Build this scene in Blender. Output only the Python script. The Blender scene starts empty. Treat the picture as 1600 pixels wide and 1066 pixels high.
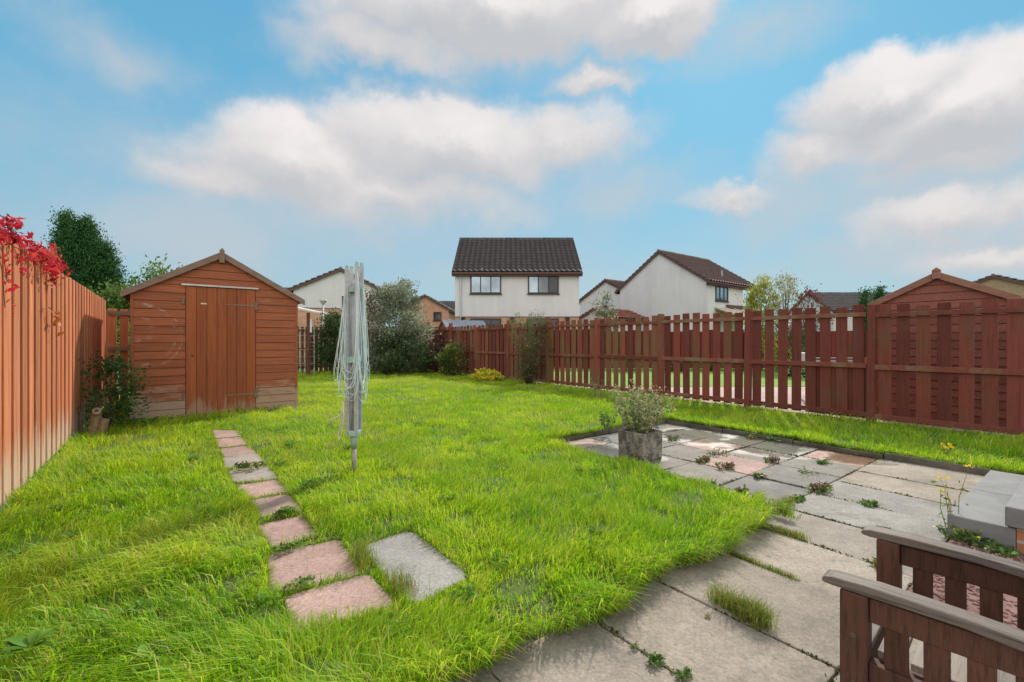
import bpy, math, random
import numpy as np
from mathutils import Vector, Matrix
R = math.radians
S = bpy.context.scene
C = S.collection
F = 711.0                      # focal length in pixels of the 1600 px wide photograph
CAMH = 1.2
GA = math.atan2(535, 711)      # garden axes are turned this much from the camera axis
cg, sg = math.cos(GA), math.sin(GA)
def W(v, u, z=0.0): return Vector((v*cg - u*sg, v*sg + u*cg, z))      # garden (across, along) to world
def VU(x, y): return x*cg + y*sg, -x*sg + y*cg
def gp(px, py, z=0.0):
    d = (CAMH - z)*F/(py - 533.0)
    return Vector(((px-800)/F*d, d, z))
def X(px, Z): return (px-800)/F*Z
def H(py, Z): return CAMH + (533-py)/F*Z

# ------------------------------------------------------------------ objects
def tag(o, label=None, cat=None, group=None, kind=None):
    if label: o['label'] = label
    if cat: o['category'] = cat
    if group: o['group'] = group
    if kind: o['kind'] = kind
    return o
def thing(name, label, cat, loc=(0,0,0), rz=0.0, group=None):
    o = bpy.data.objects.new(name, None); C.objects.link(o)
    o.location = loc; o.rotation_euler = (0,0,rz); o.empty_display_size = .1
    return tag(o, label, cat, group)
def link(name, me, mat, parent=None, loc=None, rz=0.0):
    o = bpy.data.objects.new(name, me); C.objects.link(o)
    if mat is not None: me.materials.append(mat)
    if parent: o.parent = parent
    if loc is not None: o.location = loc
    if rz: o.rotation_euler = (0,0,rz)
    return o

class MB:
    def __init__(s): s.v=[]; s.f=[]; s.t=[]; s.M=Matrix.Identity(4)
    def add(s, vs, fs, t=None):
        if t is None: t = random.random()
        b=len(s.v); s.v += [tuple(s.M@Vector(p)) for p in vs]
        for f in fs: s.f.append([b+i for i in f]); s.t.append(t)
        return s
    def box(s, c, d, t=None, rot=None):
        x,y,z=d[0]/2,d[1]/2,d[2]/2
        vs=[Vector(p) for p in ((-x,-y,-z),(x,-y,-z),(x,y,-z),(-x,y,-z),(-x,-y,z),(x,-y,z),(x,y,z),(-x,y,z))]
        if rot is not None: vs=[rot@p for p in vs]
        vs=[p+Vector(c) for p in vs]
        return s.add(vs,[(3,2,1,0),(4,5,6,7),(0,1,5,4),(1,2,6,5),(2,3,7,6),(3,0,4,7)],t)
    def b2(s, a, b, t=None):     # box by two corners
        return s.box([(a[i]+b[i])/2 for i in range(3)],[abs(b[i]-a[i]) for i in range(3)],t)
    def bar(s, p, q, w, h, t=None):   # rectangular bar from p to q
        p,q=Vector(p),Vector(q); d=q-p; L=d.length; d.normalize()
        up=Vector((0,0,1))
        if abs(d.z)>.99: up=Vector((0,1,0))
        sx=d.cross(up).normalized(); uz=sx.cross(d)
        m=Matrix((sx,d,uz)).transposed()
        return s.box((p+q)/2,(w,L,h),t,m)
    def prism(s, poly, y0, y1, t=None):  # polygon in x,z extruded along y
        n=len(poly)
        vs=[(x,y0,z) for x,z in poly]+[(x,y1,z) for x,z in poly]
        fs=[tuple(range(n)),tuple(range(2*n-1,n-1,-1))]+[(i,n+i,n+(i+1)%n,(i+1)%n) for i in range(n)]
        return s.add(vs,fs,t)
    def slab(s, poly, z0, z1, t=None):   # polygon in x,y extruded along z
        n=len(poly)
        vs=[(p[0],p[1],z0) for p in poly]+[(p[0],p[1],z1) for p in poly]
        fs=[tuple(range(n-1,-1,-1)),tuple(range(n,2*n))]+[(i,(i+1)%n,n+(i+1)%n,n+i) for i in range(n)]
        return s.add(vs,fs,t)
    def tube(s, pts, r, n=6, t=None, cap=True):
        pts=[Vector(p) for p in pts]; m=len(pts)
        if not hasattr(r,'__len__'): r=[r]*m
        vs=[]; fs=[]; side=None
        for i,p in enumerate(pts):
            d=(pts[min(i+1,m-1)]-pts[max(i-1,0)])
            if d.length<1e-9: d=Vector((0,0,1))
            d.normalize()
            if side is None:
                side=d.cross(Vector((0.13,.31,.94)))
                if side.length<.05: side=d.cross(Vector((1,0,0)))
            side=(side-d*side.dot(d)); side.normalize(); o=d.cross(side)
            for k in range(n):
                a=2*math.pi*k/n; vs.append(p+(side*math.cos(a)+o*math.sin(a))*r[i])
        for i in range(m-1):
            for k in range(n):
                k2=(k+1)%n; fs.append((i*n+k,i*n+k2,(i+1)*n+k2,(i+1)*n+k))
        if cap: fs.append(tuple(range(n-1,-1,-1))); fs.append(tuple((m-1)*n+k for k in range(n)))
        return s.add(vs,fs,t)
    def build(s, name, mat, parent=None, bevel=0, smooth=False, loc=None, rz=0.0, seg=2):
        me=bpy.data.meshes.new(name); me.from_pydata(s.v,[],s.f); me.update()
        a=me.attributes.new('tint','FLOAT','FACE'); a.data.foreach_set('value',s.t)
        if smooth: me.shade_smooth()
        o=link(name,me,mat,parent,loc,rz)
        if bevel:
            b=o.modifiers.new('bevel','BEVEL'); b.width=bevel; b.segments=seg; b.limit_method='ANGLE'
            b.harden_normals=False
        return o

def npmesh(name, V, Fc, tint):    # V (n,3), Fc (m,k), tint (m)
    me=bpy.data.meshes.new(name); k=Fc.shape[1]; m=len(Fc)
    me.vertices.add(len(V)); me.vertices.foreach_set('co',np.ascontiguousarray(V,dtype=np.float32).ravel())
    me.loops.add(m*k); me.loops.foreach_set('vertex_index',np.ascontiguousarray(Fc,dtype=np.int32).ravel())
    me.polygons.add(m); me.polygons.foreach_set('loop_start',np.arange(0,m*k,k,dtype=np.int32))
    me.update(calc_edges=True)
    a=me.attributes.new('tint','FLOAT','FACE'); a.data.foreach_set('value',np.ascontiguousarray(tint,dtype=np.float32))
    return me

# ------------------------------------------------------------------ noise in numpy
class VN:
    def __init__(s, seed): s.g=np.random.default_rng(seed).random((64,64))
    def v(s,x,y):
        xi=np.floor(x).astype(int); yi=np.floor(y).astype(int); fx=x-xi; fy=y-yi
        fx=fx*fx*(3-2*fx); fy=fy*fy*(3-2*fy); g=s.g
        a=g[xi%64,yi%64]; b=g[(xi+1)%64,yi%64]; c=g[xi%64,(yi+1)%64]; d=g[(xi+1)%64,(yi+1)%64]
        return (a*(1-fx)+b*fx)*(1-fy)+(c*(1-fx)+d*fx)*fy
    def f(s,x,y,o=3):
        r=0; w=.5; t=0
        for i in range(o): r=r+w*s.v(x*2**i+i*7.3,y*2**i+i*3.1); t+=w; w*=.5
        return r/t

# ------------------------------------------------------------------ materials
class NT:
    def __init__(s, tree): s.t=tree; s.n=tree.nodes; s.l=tree.links
    def new(s, typ, **kw):
        n=s.n.new(typ)
        for k,v in kw.items(): setattr(n,k,v)
        return n
    def put(s, sock, v):
        if hasattr(v,'is_output') or isinstance(v,bpy.types.NodeSocket): s.l.new(v,sock)
        elif v is not None:
            if isinstance(v,(tuple,list)) and sock.type=='RGBA' and len(v)==3: v=tuple(v)+(1,)
            sock.default_value=v
    def math(s, op, a, b=None, c=None, clamp=False):
        n=s.new('ShaderNodeMath',operation=op,use_clamp=clamp)
        for i,q in enumerate((a,b,c)):
            if q is not None: s.put(n.inputs[i],q)
        return n.outputs[0]
    def vmath(s, op, a, b=None, c=None):
        n=s.new('ShaderNodeVectorMath',operation=op)
        for i,q in enumerate((a,b,c)):
            if q is not None: s.put(n.inputs[i],q)
        return n.outputs['Value'] if op in('DOT_PRODUCT','LENGTH') else n.outputs[0]
    def scale(s, a, k):
        n=s.new('ShaderNodeVectorMath',operation='SCALE'); s.put(n.inputs[0],a); s.put(n.inputs['Scale'],k); return n.outputs[0]
    def noise(s, vec, sc, det=3, rough=.55, col=False, dist=0):
        n=s.new('ShaderNodeTexNoise'); s.put(n.inputs['Vector'],vec)
        n.inputs['Scale'].default_value=sc; n.inputs['Detail'].default_value=det; n.inputs['Roughness'].default_value=rough
        n.inputs['Distortion'].default_value=dist
        return n.outputs['Color' if col else 'Fac']
    def ramp(s, fac, stops, interp='LINEAR'):
        n=s.new('ShaderNodeValToRGB'); cr=n.color_ramp; cr.interpolation=interp
        while len(cr.elements)<len(stops): cr.elements.new(.5)
        for e,(p,c) in zip(cr.elements,stops):
            e.position=p; e.color=(c,c,c,1) if not hasattr(c,'__len__') else tuple(c)+(1,)
        s.put(n.inputs[0],fac); return n.outputs[0]
    def mix(s, fac, a, b, mode='MIX'):
        n=s.new('ShaderNodeMix',data_type='RGBA',blend_type=mode)
        s.put(n.inputs[0],fac); s.put(n.inputs[6],a); s.put(n.inputs[7],b); return n.outputs[2]
    def smooth(s, x, lo, hi, a=0., b=1.):
        n=s.new('ShaderNodeMapRange',interpolation_type='SMOOTHSTEP')
        s.put(n.inputs[0],x); s.put(n.inputs[1],lo); s.put(n.inputs[2],hi); s.put(n.inputs[3],a); s.put(n.inputs[4],b); return n.outputs[0]
    def mapr(s, x, lo, hi, a=0., b=1.):
        n=s.new('ShaderNodeMapRange'); s.put(n.inputs[0],x); s.put(n.inputs[1],lo); s.put(n.inputs[2],hi); s.put(n.inputs[3],a); s.put(n.inputs[4],b); return n.outputs[0]
    def bump(s, h, st=.3, d=.01):
        n=s.new('ShaderNodeBump'); n.inputs['Strength'].default_value=st; n.inputs['Distance'].default_value=d
        s.put(n.inputs['Height'],h); return n.outputs[0]
    def obj(s): return s.new('ShaderNodeTexCoord').outputs['Object']
    def pos(s): return s.new('ShaderNodeNewGeometry').outputs['Position']
    def tint(s): return s.new('ShaderNodeAttribute',attribute_name='tint').outputs['Fac']
    def sep(s, v):
        n=s.new('ShaderNodeSeparateXYZ'); s.put(n.inputs[0],v); return n.outputs
    def comb(s, x,y,z):
        n=s.new('ShaderNodeCombineXYZ')
        for i,q in enumerate((x,y,z)): s.put(n.inputs[i],q)
        return n.outputs[0]
def newmat(name):
    m=bpy.data.materials.new(name); m.use_nodes=True; t=NT(m.node_tree)
    b=t.n['Principled BSDF']; return m,t,b
def vcol(t, c, k): return t.mix(1.0, c, t.comb(k,k,k), 'MULTIPLY')

def wood(name, c, grain=(14,14,.7), dark=.62, var=.35, fade=None, fz=None, famt=.5, moss=None, rough=.75, bump=.25, fnoise=(3,3,.8),rings=()):
    """painted / stained timber: grain along one object axis, boards differ by tint, worn patches, optional wear near z=fz"""
    m,t,b=newmat(name); o=t.obj(); ti=t.tint()
    off=t.vmath('ADD',o,t.scale(t.comb(ti,ti,ti),(13.7)))
    g=t.noise(t.vmath('MULTIPLY',off,grain),3.0,5,.65)
    g2=t.noise(t.vmath('MULTIPLY',off,tuple(q*3.1 for q in grain)),4.0,3,.6)
    gg=t.math('ADD',t.math('MULTIPLY',g,.7),t.math('MULTIPLY',g2,.3))
    cd=tuple(q*dark for q in c)
    col=t.ramp(gg,[(.33,cd),(.52,c),(.72,tuple(min(1,q*1.18) for q in c))])
    col=vcol(t,col,t.mapr(ti,0,1,1-var,1+var*.6))
    sx=t.sep(o)
    if fade:
        w=t.noise(t.vmath('MULTIPLY',off,fnoise),2.2,5,.7)
        w=t.math('ADD',t.math('MULTIPLY',w,.75),t.math('MULTIPLY',g2,.25))
        th=.56+.12*(1-famt)
        if fz:
            zz=t.mapr(sx[2],fz[0],fz[1],1,0)
            w=t.math('ADD',w,t.math('MULTIPLY',zz,fz[2]))
        k=t.math('MULTIPLY',t.smooth(w,th,th+.16),.85)
        col=t.mix(k,col,fade)
    if moss:
        w=t.noise(t.vmath('ADD',t.vmath('MULTIPLY',o,(1,1,.45)),(3,1,7)),2.6,5,.7)
        col=t.mix(t.math('MULTIPLY',t.smooth(t.math('ADD',w,t.math('MULTIPLY',ti,.22)),.58,.8),.7),col,moss)
    for (rx,rz,rad,wid) in rings:      # pale scuffs swept across the boards
        d=t.vmath('LENGTH',t.comb(t.math('SUBTRACT',sx[0],rx),t.math('SUBTRACT',sx[2],rz),0.0))
        k=t.math('MULTIPLY',t.smooth(t.math('ABSOLUTE',t.math('SUBTRACT',d,rad)),wid,0.0),t.smooth(sx[0],rx+.02,rx+.10))
        k=t.math('MULTIPLY',k,t.smooth(t.noise(t.vmath('MULTIPLY',o,(1,1,2)),5,6,.75),.48,.66)); k=t.math('MULTIPLY',k,t.smooth(sx[1],.02,0.0))
        col=t.mix(t.math('MULTIPLY',k,.7),col,(.55,.42,.34))
    t.put(b.inputs['Base Color'],col); b.inputs['Roughness'].default_value=rough
    b.inputs['Specular IOR Level'].default_value=.3
    t.put(b.inputs['Normal'],t.bump(gg,bump,.006))
    return m
def plain(name, c, rough=.6, metal=0., nz=.15, sc=6, bump=0., spec=.5):
    m,t,b=newmat(name); o=t.obj(); n=t.noise(o,sc,5,.6)
    col=vcol(t,t.mix(0,tuple(c),tuple(c)),t.mapr(n,.3,.7,1-nz,1+nz)); col=vcol(t,col,t.mapr(t.tint(),0,1,1-nz*.7,1+nz*.7))
    t.put(b.inputs['Base Color'],col); b.inputs['Roughness'].default_value=rough; b.inputs['Metallic'].default_value=metal
    b.inputs['Specular IOR Level'].default_value=spec
    if bump: t.put(b.inputs['Normal'],t.bump(t.noise(o,sc*12,4,.7),bump,.01))
    return m
def leafmat(name, stops, trans=.35, rough=.55, tcol=1.25):
    """foliage: colour from the leaf's own tint; light comes through"""
    m,t,b=newmat(name); ti=t.tint()
    col=t.ramp(ti,stops)
    t.put(b.inputs['Base Color'],col); b.inputs['Roughness'].default_value=rough; b.inputs['Specular IOR Level'].default_value=.25
    tr=t.new('ShaderNodeBsdfTranslucent'); t.put(tr.inputs[0],t.mix(1.0,col,(tcol,tcol,tcol*.8),'MULTIPLY'))
    mx=t.new('ShaderNodeMixShader'); mx.inputs[0].default_value=trans
    t.l.new(b.outputs[0],mx.inputs[1]); t.l.new(tr.outputs[0],mx.inputs[2]); t.l.new(mx.outputs[0],t.n['Material Output'].inputs[0])
    return m
def brickmat(name, c1, c2, mortar, sc=1.0):
    m,t,b=newmat(name); o=t.sep(t.obj())
    v=t.comb(t.math('ADD',o[0],o[1]),o[2],0.0)
    n=t.new('ShaderNodeTexBrick'); t.put(n.inputs['Vector'],v)
    t.put(n.inputs['Color1'],c1); t.put(n.inputs['Color2'],c2); t.put(n.inputs['Mortar'],mortar)
    n.inputs['Scale'].default_value=sc; n.inputs['Mortar Size'].default_value=.009; n.inputs['Brick Width'].default_value=.225; n.inputs['Row Height'].default_value=.075
    n.inputs['Bias'].default_value=-.2
    col=vcol(t,n.outputs['Color'],t.mapr(t.noise(t.obj(),1.3,4),.3,.7,.85,1.15))
    t.put(b.inputs['Base Color'],col); b.inputs['Roughness'].default_value=.85
    t.put(b.inputs['Normal'],t.bump(n.outputs['Fac'],-.4,.01)); return m
def glassmat(name, c, metal=.55, rough=.04):
    m,t,b=newmat(name); n=t.noise(t.obj(),.9,2)
    t.put(b.inputs['Base Color'],vcol(t,t.mix(0,c,c),t.mapr(n,.35,.65,.75,1.25)))
    b.inputs['Roughness'].default_value=rough; b.inputs['Metallic'].default_value=metal; return m
def rendermat(name, c):
    m,t,b=newmat(name); o=t.obj()
    n=t.noise(o,.8,5,.65); st=t.noise(t.vmath('MULTIPLY',o,(2.5,2.5,.25)),1.5,5,.7)
    k=t.math('ADD',t.math('MULTIPLY',n,.5),t.math('MULTIPLY',st,.5))
    col=t.ramp(k,[(.32,tuple(q*.86 for q in c)),(.52,c),(.7,tuple(q*1.04 for q in c))])
    t.put(b.inputs['Base Color'],col); b.inputs['Roughness'].default_value=.92; b.inputs['Specular IOR Level'].default_value=.2
    t.put(b.inputs['Normal'],t.bump(t.noise(o,45,4,.7),.35,.01)); return m
def tilemat(name, c, lich):
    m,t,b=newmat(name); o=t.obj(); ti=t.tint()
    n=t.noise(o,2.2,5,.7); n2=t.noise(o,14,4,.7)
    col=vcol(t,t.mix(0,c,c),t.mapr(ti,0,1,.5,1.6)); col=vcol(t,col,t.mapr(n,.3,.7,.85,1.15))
    k=t.smooth(t.math('ADD',t.math('MULTIPLY',n2,.65),t.math('MULTIPLY',n,.35)),.53,.68)
    col=t.mix(t.math('MULTIPLY',k,.35),col,lich)
    t.put(b.inputs['Base Color'],col); b.inputs['Roughness'].default_value=.7; return m

def pavemat(name):
    """concrete and pink paving slabs; tint < .5 grey ramp, > .5 pink; puddled damp patches with lower roughness"""
    m,t,b=newmat(name); p=t.pos(); ti=t.tint()
    n1=t.noise(p,1.7,5,.65); n2=t.noise(p,9,5,.7); n3=t.noise(p,70,4,.75)
    grey=t.ramp(ti,[(0.0,(.265,.22,.168)),(.12,(.305,.252,.196)),(.25,(.185,.172,.158)),(.40,(.235,.205,.170)),(.455,(.34,.33,.31)),(.495,(.31,.265,.215)),(.55,(.36,.235,.19)),(.8,(.385,.255,.215)),(1.0,(.30,.13,.09))])
    col=vcol(t,grey,t.mapr(n1,.3,.7,.78,1.2)); col=vcol(t,col,t.mapr(n2,.3,.7,.84,1.14)); col=vcol(t,col,t.mapr(n3,.3,.7,.62,1.28))
    blot=t.smooth(t.noise(t.vmath('ADD',p,(9,4,2)),3.1,6,.75),.50,.68)
    col=t.mix(t.math('MULTIPLY',blot,.5),col,(.10,.09,.068))
    pale=t.smooth(t.noise(t.vmath('ADD',p,(1,7,5)),6.5,6,.7),.58,.78)
    col=t.mix(t.math('MULTIPLY',pale,.28),col,(.55,.52,.47))
    spk=t.smooth(t.noise(p,26,3,.6),.64,.70); col=t.mix(t.math('MULTIPLY',spk,.5),col,(.07,.065,.05))
    # damp: low corner of the patio along the kerb and beside the planter
    wet=t.noise(t.vmath('ADD',p,(4,4,1)),1.6,5,.6)
    def near(v,u,rad):
        q=W(v,u); d=t.vmath('LENGTH',t.vmath('MULTIPLY',t.vmath('SUBTRACT',p,tuple(q)),(1,1,0))); return t.mapr(d,0,rad,1,0)
    zone=t.math('MAXIMUM',t.math('MAXIMUM',near(5.9,2.6,1.1),near(6.0,1.7,.7)),t.math('MAXIMUM',near(3.8,3.5,1.05),near(5.7,3.4,.9)))
    wm=t.smooth(t.math('ADD',zone,t.math('MULTIPLY',t.math('SUBTRACT',wet,.5),1.1)),.30,.62)
    col=t.mix(t.math('MULTIPLY',wm,.8),col,vcol(t,col,.5))
    t.put(b.inputs['Base Color'],col)
    t.put(b.inputs['Roughness'],t.mapr(wm,0,1,.86,.22))
    h=t.math('ADD',t.math('MULTIPLY',n3,.5),t.math('MULTIPLY',n2,.5))
    bp=t.bump(t.math('MULTIPLY',h,t.mapr(wm,0,1,1,.06)),.5,.006); t.put(b.inputs['Normal'],bp)
    return m

M={}
M['leftfence']=wood('cedar_stain',(.57,.195,.088),(16,16,.5),.5,.28,fade=(.55,.39,.28),fz=(0,.55,.34),famt=.85,bump=.3,fnoise=(7,7,.35))
M['redfence']=wood('red_brown_stain',(.225,.055,.037),(14,14,.6),.6,.45,fade=(.22,.11,.06),famt=.35,moss=(.14,.075,.04),bump=.3)
M['redfence2']=wood('weathered_red_stain',(.235,.066,.042),(14,14,.6),.6,.45,fade=(.27,.185,.10),famt=.95,moss=(.17,.13,.055),bump=.3)
M['redrail']=wood('red_brown_rail',(.215,.058,.038),(.6,14,14),.6,.3,fade=(.26,.20,.12),famt=.5,moss=(.22,.18,.10),bump=.3,fnoise=(.8,3,3))
M['orangefence']=wood('orange_stain',(.50,.145,.065),(14,14,.6),.7,.25,fade=(.5,.36,.25),famt=.4)
M['shedwall']=wood('shed_cladding_stain',(.335,.105,.046),(.6,14,14),.55,.12,fade=(.40,.29,.21),fz=(.12,.60,.36),famt=.72,rings=[(.0,1.38,.20,.09),(.06,1.30,.47,.035),(.14,1.26,.47,.02)],bump=.3,fnoise=(.9,3,3))
M['sheddoor']=wood('shed_door_stain',(.33,.094,.034),(15,15,.5),.62,.16,fade=(.38,.24,.15),fz=(0,.5,.30),famt=.35,bump=.25,fnoise=(3,3,.6))
M['barge']=wood('weathered_barge_board',(.24,.16,.12),(.7,14,14),.6,.2,fade=(.36,.31,.27),famt=.9,fnoise=(1.2,3,3))
M['nshed']=wood('neighbour_shed_cladding',(.27,.095,.065),(14,.6,14),.7,.25,fade=(.34,.20,.16),famt=.45,fnoise=(1,1,3))
M['nshed_barge']=wood('neighbour_shed_barge',(.30,.15,.10),(.7,14,14),.65,.2,fade=(.36,.28,.24),famt=.8)
M['chair']=wood('dark_chair_timber',(.105,.044,.027),(30,30,3),.45,.3,fade=(.17,.115,.085),famt=.3,bump=.35,rough=.7)
M['chairtop']=wood('sun_bleached_chair_timber',(.17,.135,.112),(34,1.3,34),.3,.2,fade=(.50,.465,.43),famt=.62,bump=.7,rough=.6,fnoise=(8,1.2,8))
M['seat']=wood('bleached_seat_slats',(.30,.25,.21),(1.2,26,26),.5,.3,fade=(.5,.46,.42),famt=.7,bump=.5)
M['felt']=plain('green_grey_roofing_felt',(.10,.105,.10),.9,nz=.3,bump=.4)
M['greyroof']=plain('pale_grey_felt',(.22,.25,.28),.85,nz=.15)
M['white']=plain('white_upvc',(.62,.61,.58),.5,nz=.1)
M['lintel']=plain('grey_white_flashing',(.52,.50,.47),.5,nz=.2,sc=9)
M['brownframe']=plain('dark_brown_frame',(.035,.024,.02),.5,nz=.2)
M['brownfascia']=plain('brown_fascia',(.10,.045,.035),.6,nz=.2)
M['black']=plain('black_plastic',(.02,.02,.022),.5)
M['steel']=plain('grey_galvanised_steel',(.42,.45,.47),.5,.15,nz=.2,sc=20)
M['iron']=plain('rusty_hinge_iron',(.25,.17,.12),.6,.4,nz=.3,sc=20)
M['dryergreen']=plain('faded_green_plastic',(.30,.44,.40),.55,nz=.15)
M['line']=plain('pale_washing_line',(.62,.74,.73),.5,nz=.1)
M['rope']=plain('cream_rope',(.62,.56,.46),.8,nz=.15,sc=60)
M['rustpipe']=plain('weathered_pole',(.30,.28,.25),.6,.3,nz=.35,sc=14)
M['render']=rendermat('pale_render',(.645,.63,.635))
M['render2']=rendermat('cool_pale_render',(.66,.65,.645))
M['brick']=brickmat('orange_brick',(.46,.20,.10),(.55,.27,.15),(.52,.46,.38))
M['brick2']=brickmat('step_brick',(.38,.15,.07),(.48,.21,.10),(.40,.33,.25))
M['tanwall']=plain('tan_wall',(.36,.25,.16),.9,nz=.15)
M['tile']=tilemat('dark_roof_tile',(.058,.046,.046),(.25,.23,.21))
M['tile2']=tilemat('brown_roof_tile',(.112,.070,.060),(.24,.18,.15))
M['tile3']=tilemat('grey_roof_tile',(.10,.092,.088),(.2,.18,.16))
M['tile4']=tilemat('red_roof_tile',(.24,.085,.055),(.3,.2,.16))
M['glass']=glassmat('window_glass',(.33,.40,.44),.7)
M['glassm']=glassmat('dim_window_glass',(.17,.19,.20),.5)
M['glassd']=glassmat('dark_window_glass',(.05,.055,.06),.2)
M['pave']=pavemat('paving_slabs')
M['canopy']=plain('cream_canopy_sheet',(.52,.44,.28),.4,nz=.15)
def concmat():
    m,t,b=newmat('stained_planter_concrete'); o=t.obj(); n=t.noise(o,9,6,.7); n2=t.noise(o,40,4,.7)
    s=t.sep(o)
    col=t.ramp(t.math('ADD',t.math('MULTIPLY',n,.7),t.math('MULTIPLY',n2,.3)),[(.36,(.03,.03,.026)),(.46,(.11,.10,.085)),(.55,(.27,.24,.19)),(.7,(.42,.38,.30))])
    t.put(b.inputs['Base Color'],col); b.inputs['Roughness'].default_value=.9; t.put(b.inputs['Normal'],t.bump(n2,.6,.01)); return m
M['planter']=concmat()
M['coping']=plain('grey_coping_slab',(.215,.21,.205),.8,nz=.2,sc=5,bump=.35)
M['kerb']=plain('dirty_kerb_concrete',(.10,.085,.062),.9,nz=.45,sc=4,bump=.5)
def groundmat(name, a, b2, c, sc=3., bump=.5):
    m,t,b=newmat(name); p=t.pos(); n=t.noise(p,sc,6,.7); n2=t.noise(p,sc*14,4,.7)
    col=t.ramp(t.math('ADD',t.math('MULTIPLY',n,.55),t.math('MULTIPLY',n2,.45)),[(.35,a),(.5,b2),(.65,c)])
    t.put(b.inputs['Base Color'],col); b.inputs['Roughness'].default_value=.95; t.put(b.inputs['Normal'],t.bump(n2,bump,.03)); return m
M['soil']=groundmat('dark_soil',(.028,.021,.014),(.05,.038,.025),(.09,.07,.045),5)
def lawnmat():
    m,t,b=newmat('lawn_thatch'); p=t.pos(); n=t.noise(p,4,6,.7); n2=t.noise(p,56,4,.7)
    col=t.ramp(t.math('ADD',t.math('MULTIPLY',n,.55),t.math('MULTIPLY',n2,.45)),[(.35,(.04,.06,.014)),(.5,(.08,.12,.02)),(.65,(.14,.15,.045))])
    soil=t.ramp(n2,[(.3,(.05,.036,.022)),(.7,(.13,.095,.06))])
    col=t.mix(t.smooth(t.sep(p)[2],-.035,-.06),col,soil)
    t.put(b.inputs['Base Color'],col); b.inputs['Roughness'].default_value=.95; t.put(b.inputs['Normal'],t.bump(n2,.5,.03)); return m
M['lawn']=lawnmat()
M['far']=groundmat('far_grass_ground',(.05,.09,.015),(.08,.15,.02),(.11,.19,.03),.6)
M['nlawn']=groundmat('neighbour_lawn_turf',(.10,.20,.02),(.16,.29,.03),(.22,.35,.05),2.)
M['gravel_n']=groundmat('pink_gravel',(.36,.24,.20),(.50,.36,.31),(.66,.52,.46),6)
M['gravel_r']=groundmat('red_gravel_bed',(.12,.06,.05),(.22,.12,.10),(.33,.2,.17),8)
M['stone_r']=plain('red_stone_chips',(.27,.145,.12),.85,nz=.45,sc=30)
M['bark']=plain('brown_bark',(.13,.09,.06),.9,nz=.35,sc=14,bump=.6)
M['stem']=plain('thin_brown_stems',(.12,.085,.05),.85,nz=.3)
M['gstem']=plain('green_stems',(.14,.17,.05),.7,nz=.3)
M['stump']=plain('cut_stump_wood',(.28,.19,.11),.9,nz=.45,sc=18,bump=.6)
GR=[(0,(.030,.090,.010)),(.22,(.090,.225,.010)),(.48,(.205,.40,.012)),(.72,(.37,.53,.018)),(.88,(.50,.52,.07)),(1.0,(.50,.40,.19))]
M['grass']=leafmat('lawn_grass_blades',GR,.45,.5,1.35)
M['tuft']=leafmat('tuft_blades',[(0,(.12,.14,.03)),(.4,(.20,.29,.03)),(.75,(.32,.34,.08)),(1,(.36,.22,.10))],.4,.5,1.2)
M['conifer']=leafmat('conifer_sprays',[(0,(.012,.045,.012)),(.5,(.032,.105,.026)),(1,(.075,.185,.04))],.15,.6)
M['darkgreen']=leafmat('dark_green_leaves',[(0,(.016,.034,.014)),(.5,(.045,.085,.028)),(.85,(.11,.16,.06)),(1,(.3,.33,.22))],.25)
M['greygreen']=leafmat('grey_green_leaves',[(0,(.04,.055,.034)),(.4,(.14,.17,.105)),(.75,(.34,.36,.27)),(1,(.60,.60,.50))],.25)
M['purple']=leafmat('purple_leaves',[(0,(.045,.012,.018)),(.6,(.13,.028,.04)),(1,(.2,.1,.09))],.3)
M['midgreen']=leafmat('mid_green_leaves',[(0,(.035,.075,.015)),(.5,(.10,.17,.03)),(1,(.2,.28,.06))],.35)
M['rosegreen']=leafmat('glossy_green_leaves',[(0,(.02,.05,.015)),(.6,(.06,.13,.03)),(1,(.16,.24,.08))],.3)
M['rose']=leafmat('mixed_autumn_leaves',[(0,(.03,.055,.018)),(.55,(.10,.15,.04)),(.75,(.20,.21,.05)),(.9,(.42,.30,.05)),(1,(.34,.17,.07))],.35)
M['yellow']=leafmat('yellow_hosta_leaves',[(0,(.30,.32,.03)),(.5,(.62,.55,.04)),(1,(.75,.62,.10))],.3)
M['golden']=leafmat('golden_foliage',[(0,(.14,.17,.03)),(.5,(.33,.34,.07)),(1,(.5,.47,.15))],.35)
M['pale']=leafmat('pale_sparse_leaves',[(0,(.16,.17,.09)),(.5,(.34,.33,.22)),(.85,(.52,.48,.38)),(1,(.4,.2,.18))],.3)
M['redleaf']=leafmat('dark_red_leaves',[(0,(.04,.02,.025)),(.5,(.13,.04,.05)),(1,(.32,.09,.08))],.3)
M['creeper']=leafmat('scarlet_creeper_leaves',[(0,(.22,.012,.03)),(.5,(.58,.03,.055)),(.85,(.72,.07,.07)),(1,(.42,.19,.05))],.4,.45)
M['columnar']=leafmat('olive_shrub_leaves',[(0,(.035,.055,.018)),(.45,(.095,.13,.04)),(.8,(.20,.21,.075)),(1,(.34,.29,.14))],.3)
M['weed']=leafmat('weed_leaves',[(0,(.045,.10,.018)),(.6,(.11,.20,.04)),(1,(.23,.32,.09))],.3)
M['moss']=leafmat('joint_moss',[(0,(.05,.045,.018)),(.5,(.085,.10,.025)),(.8,(.15,.17,.05)),(1,(.24,.17,.09))],.15)
M['clover']=leafmat('clover_leaves',[(0,(.07,.16,.02)),(.6,(.13,.27,.03)),(1,(.22,.36,.06))],.35)
M['redweed']=leafmat('red_weed_stems',[(0,(.13,.06,.045)),(.5,(.24,.11,.085)),(1,(.36,.21,.15))],.2)
M['flower']=leafmat('yellow_petals',[(0,(.7,.5,.02)),(1,(.85,.66,.05))],.3)
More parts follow.
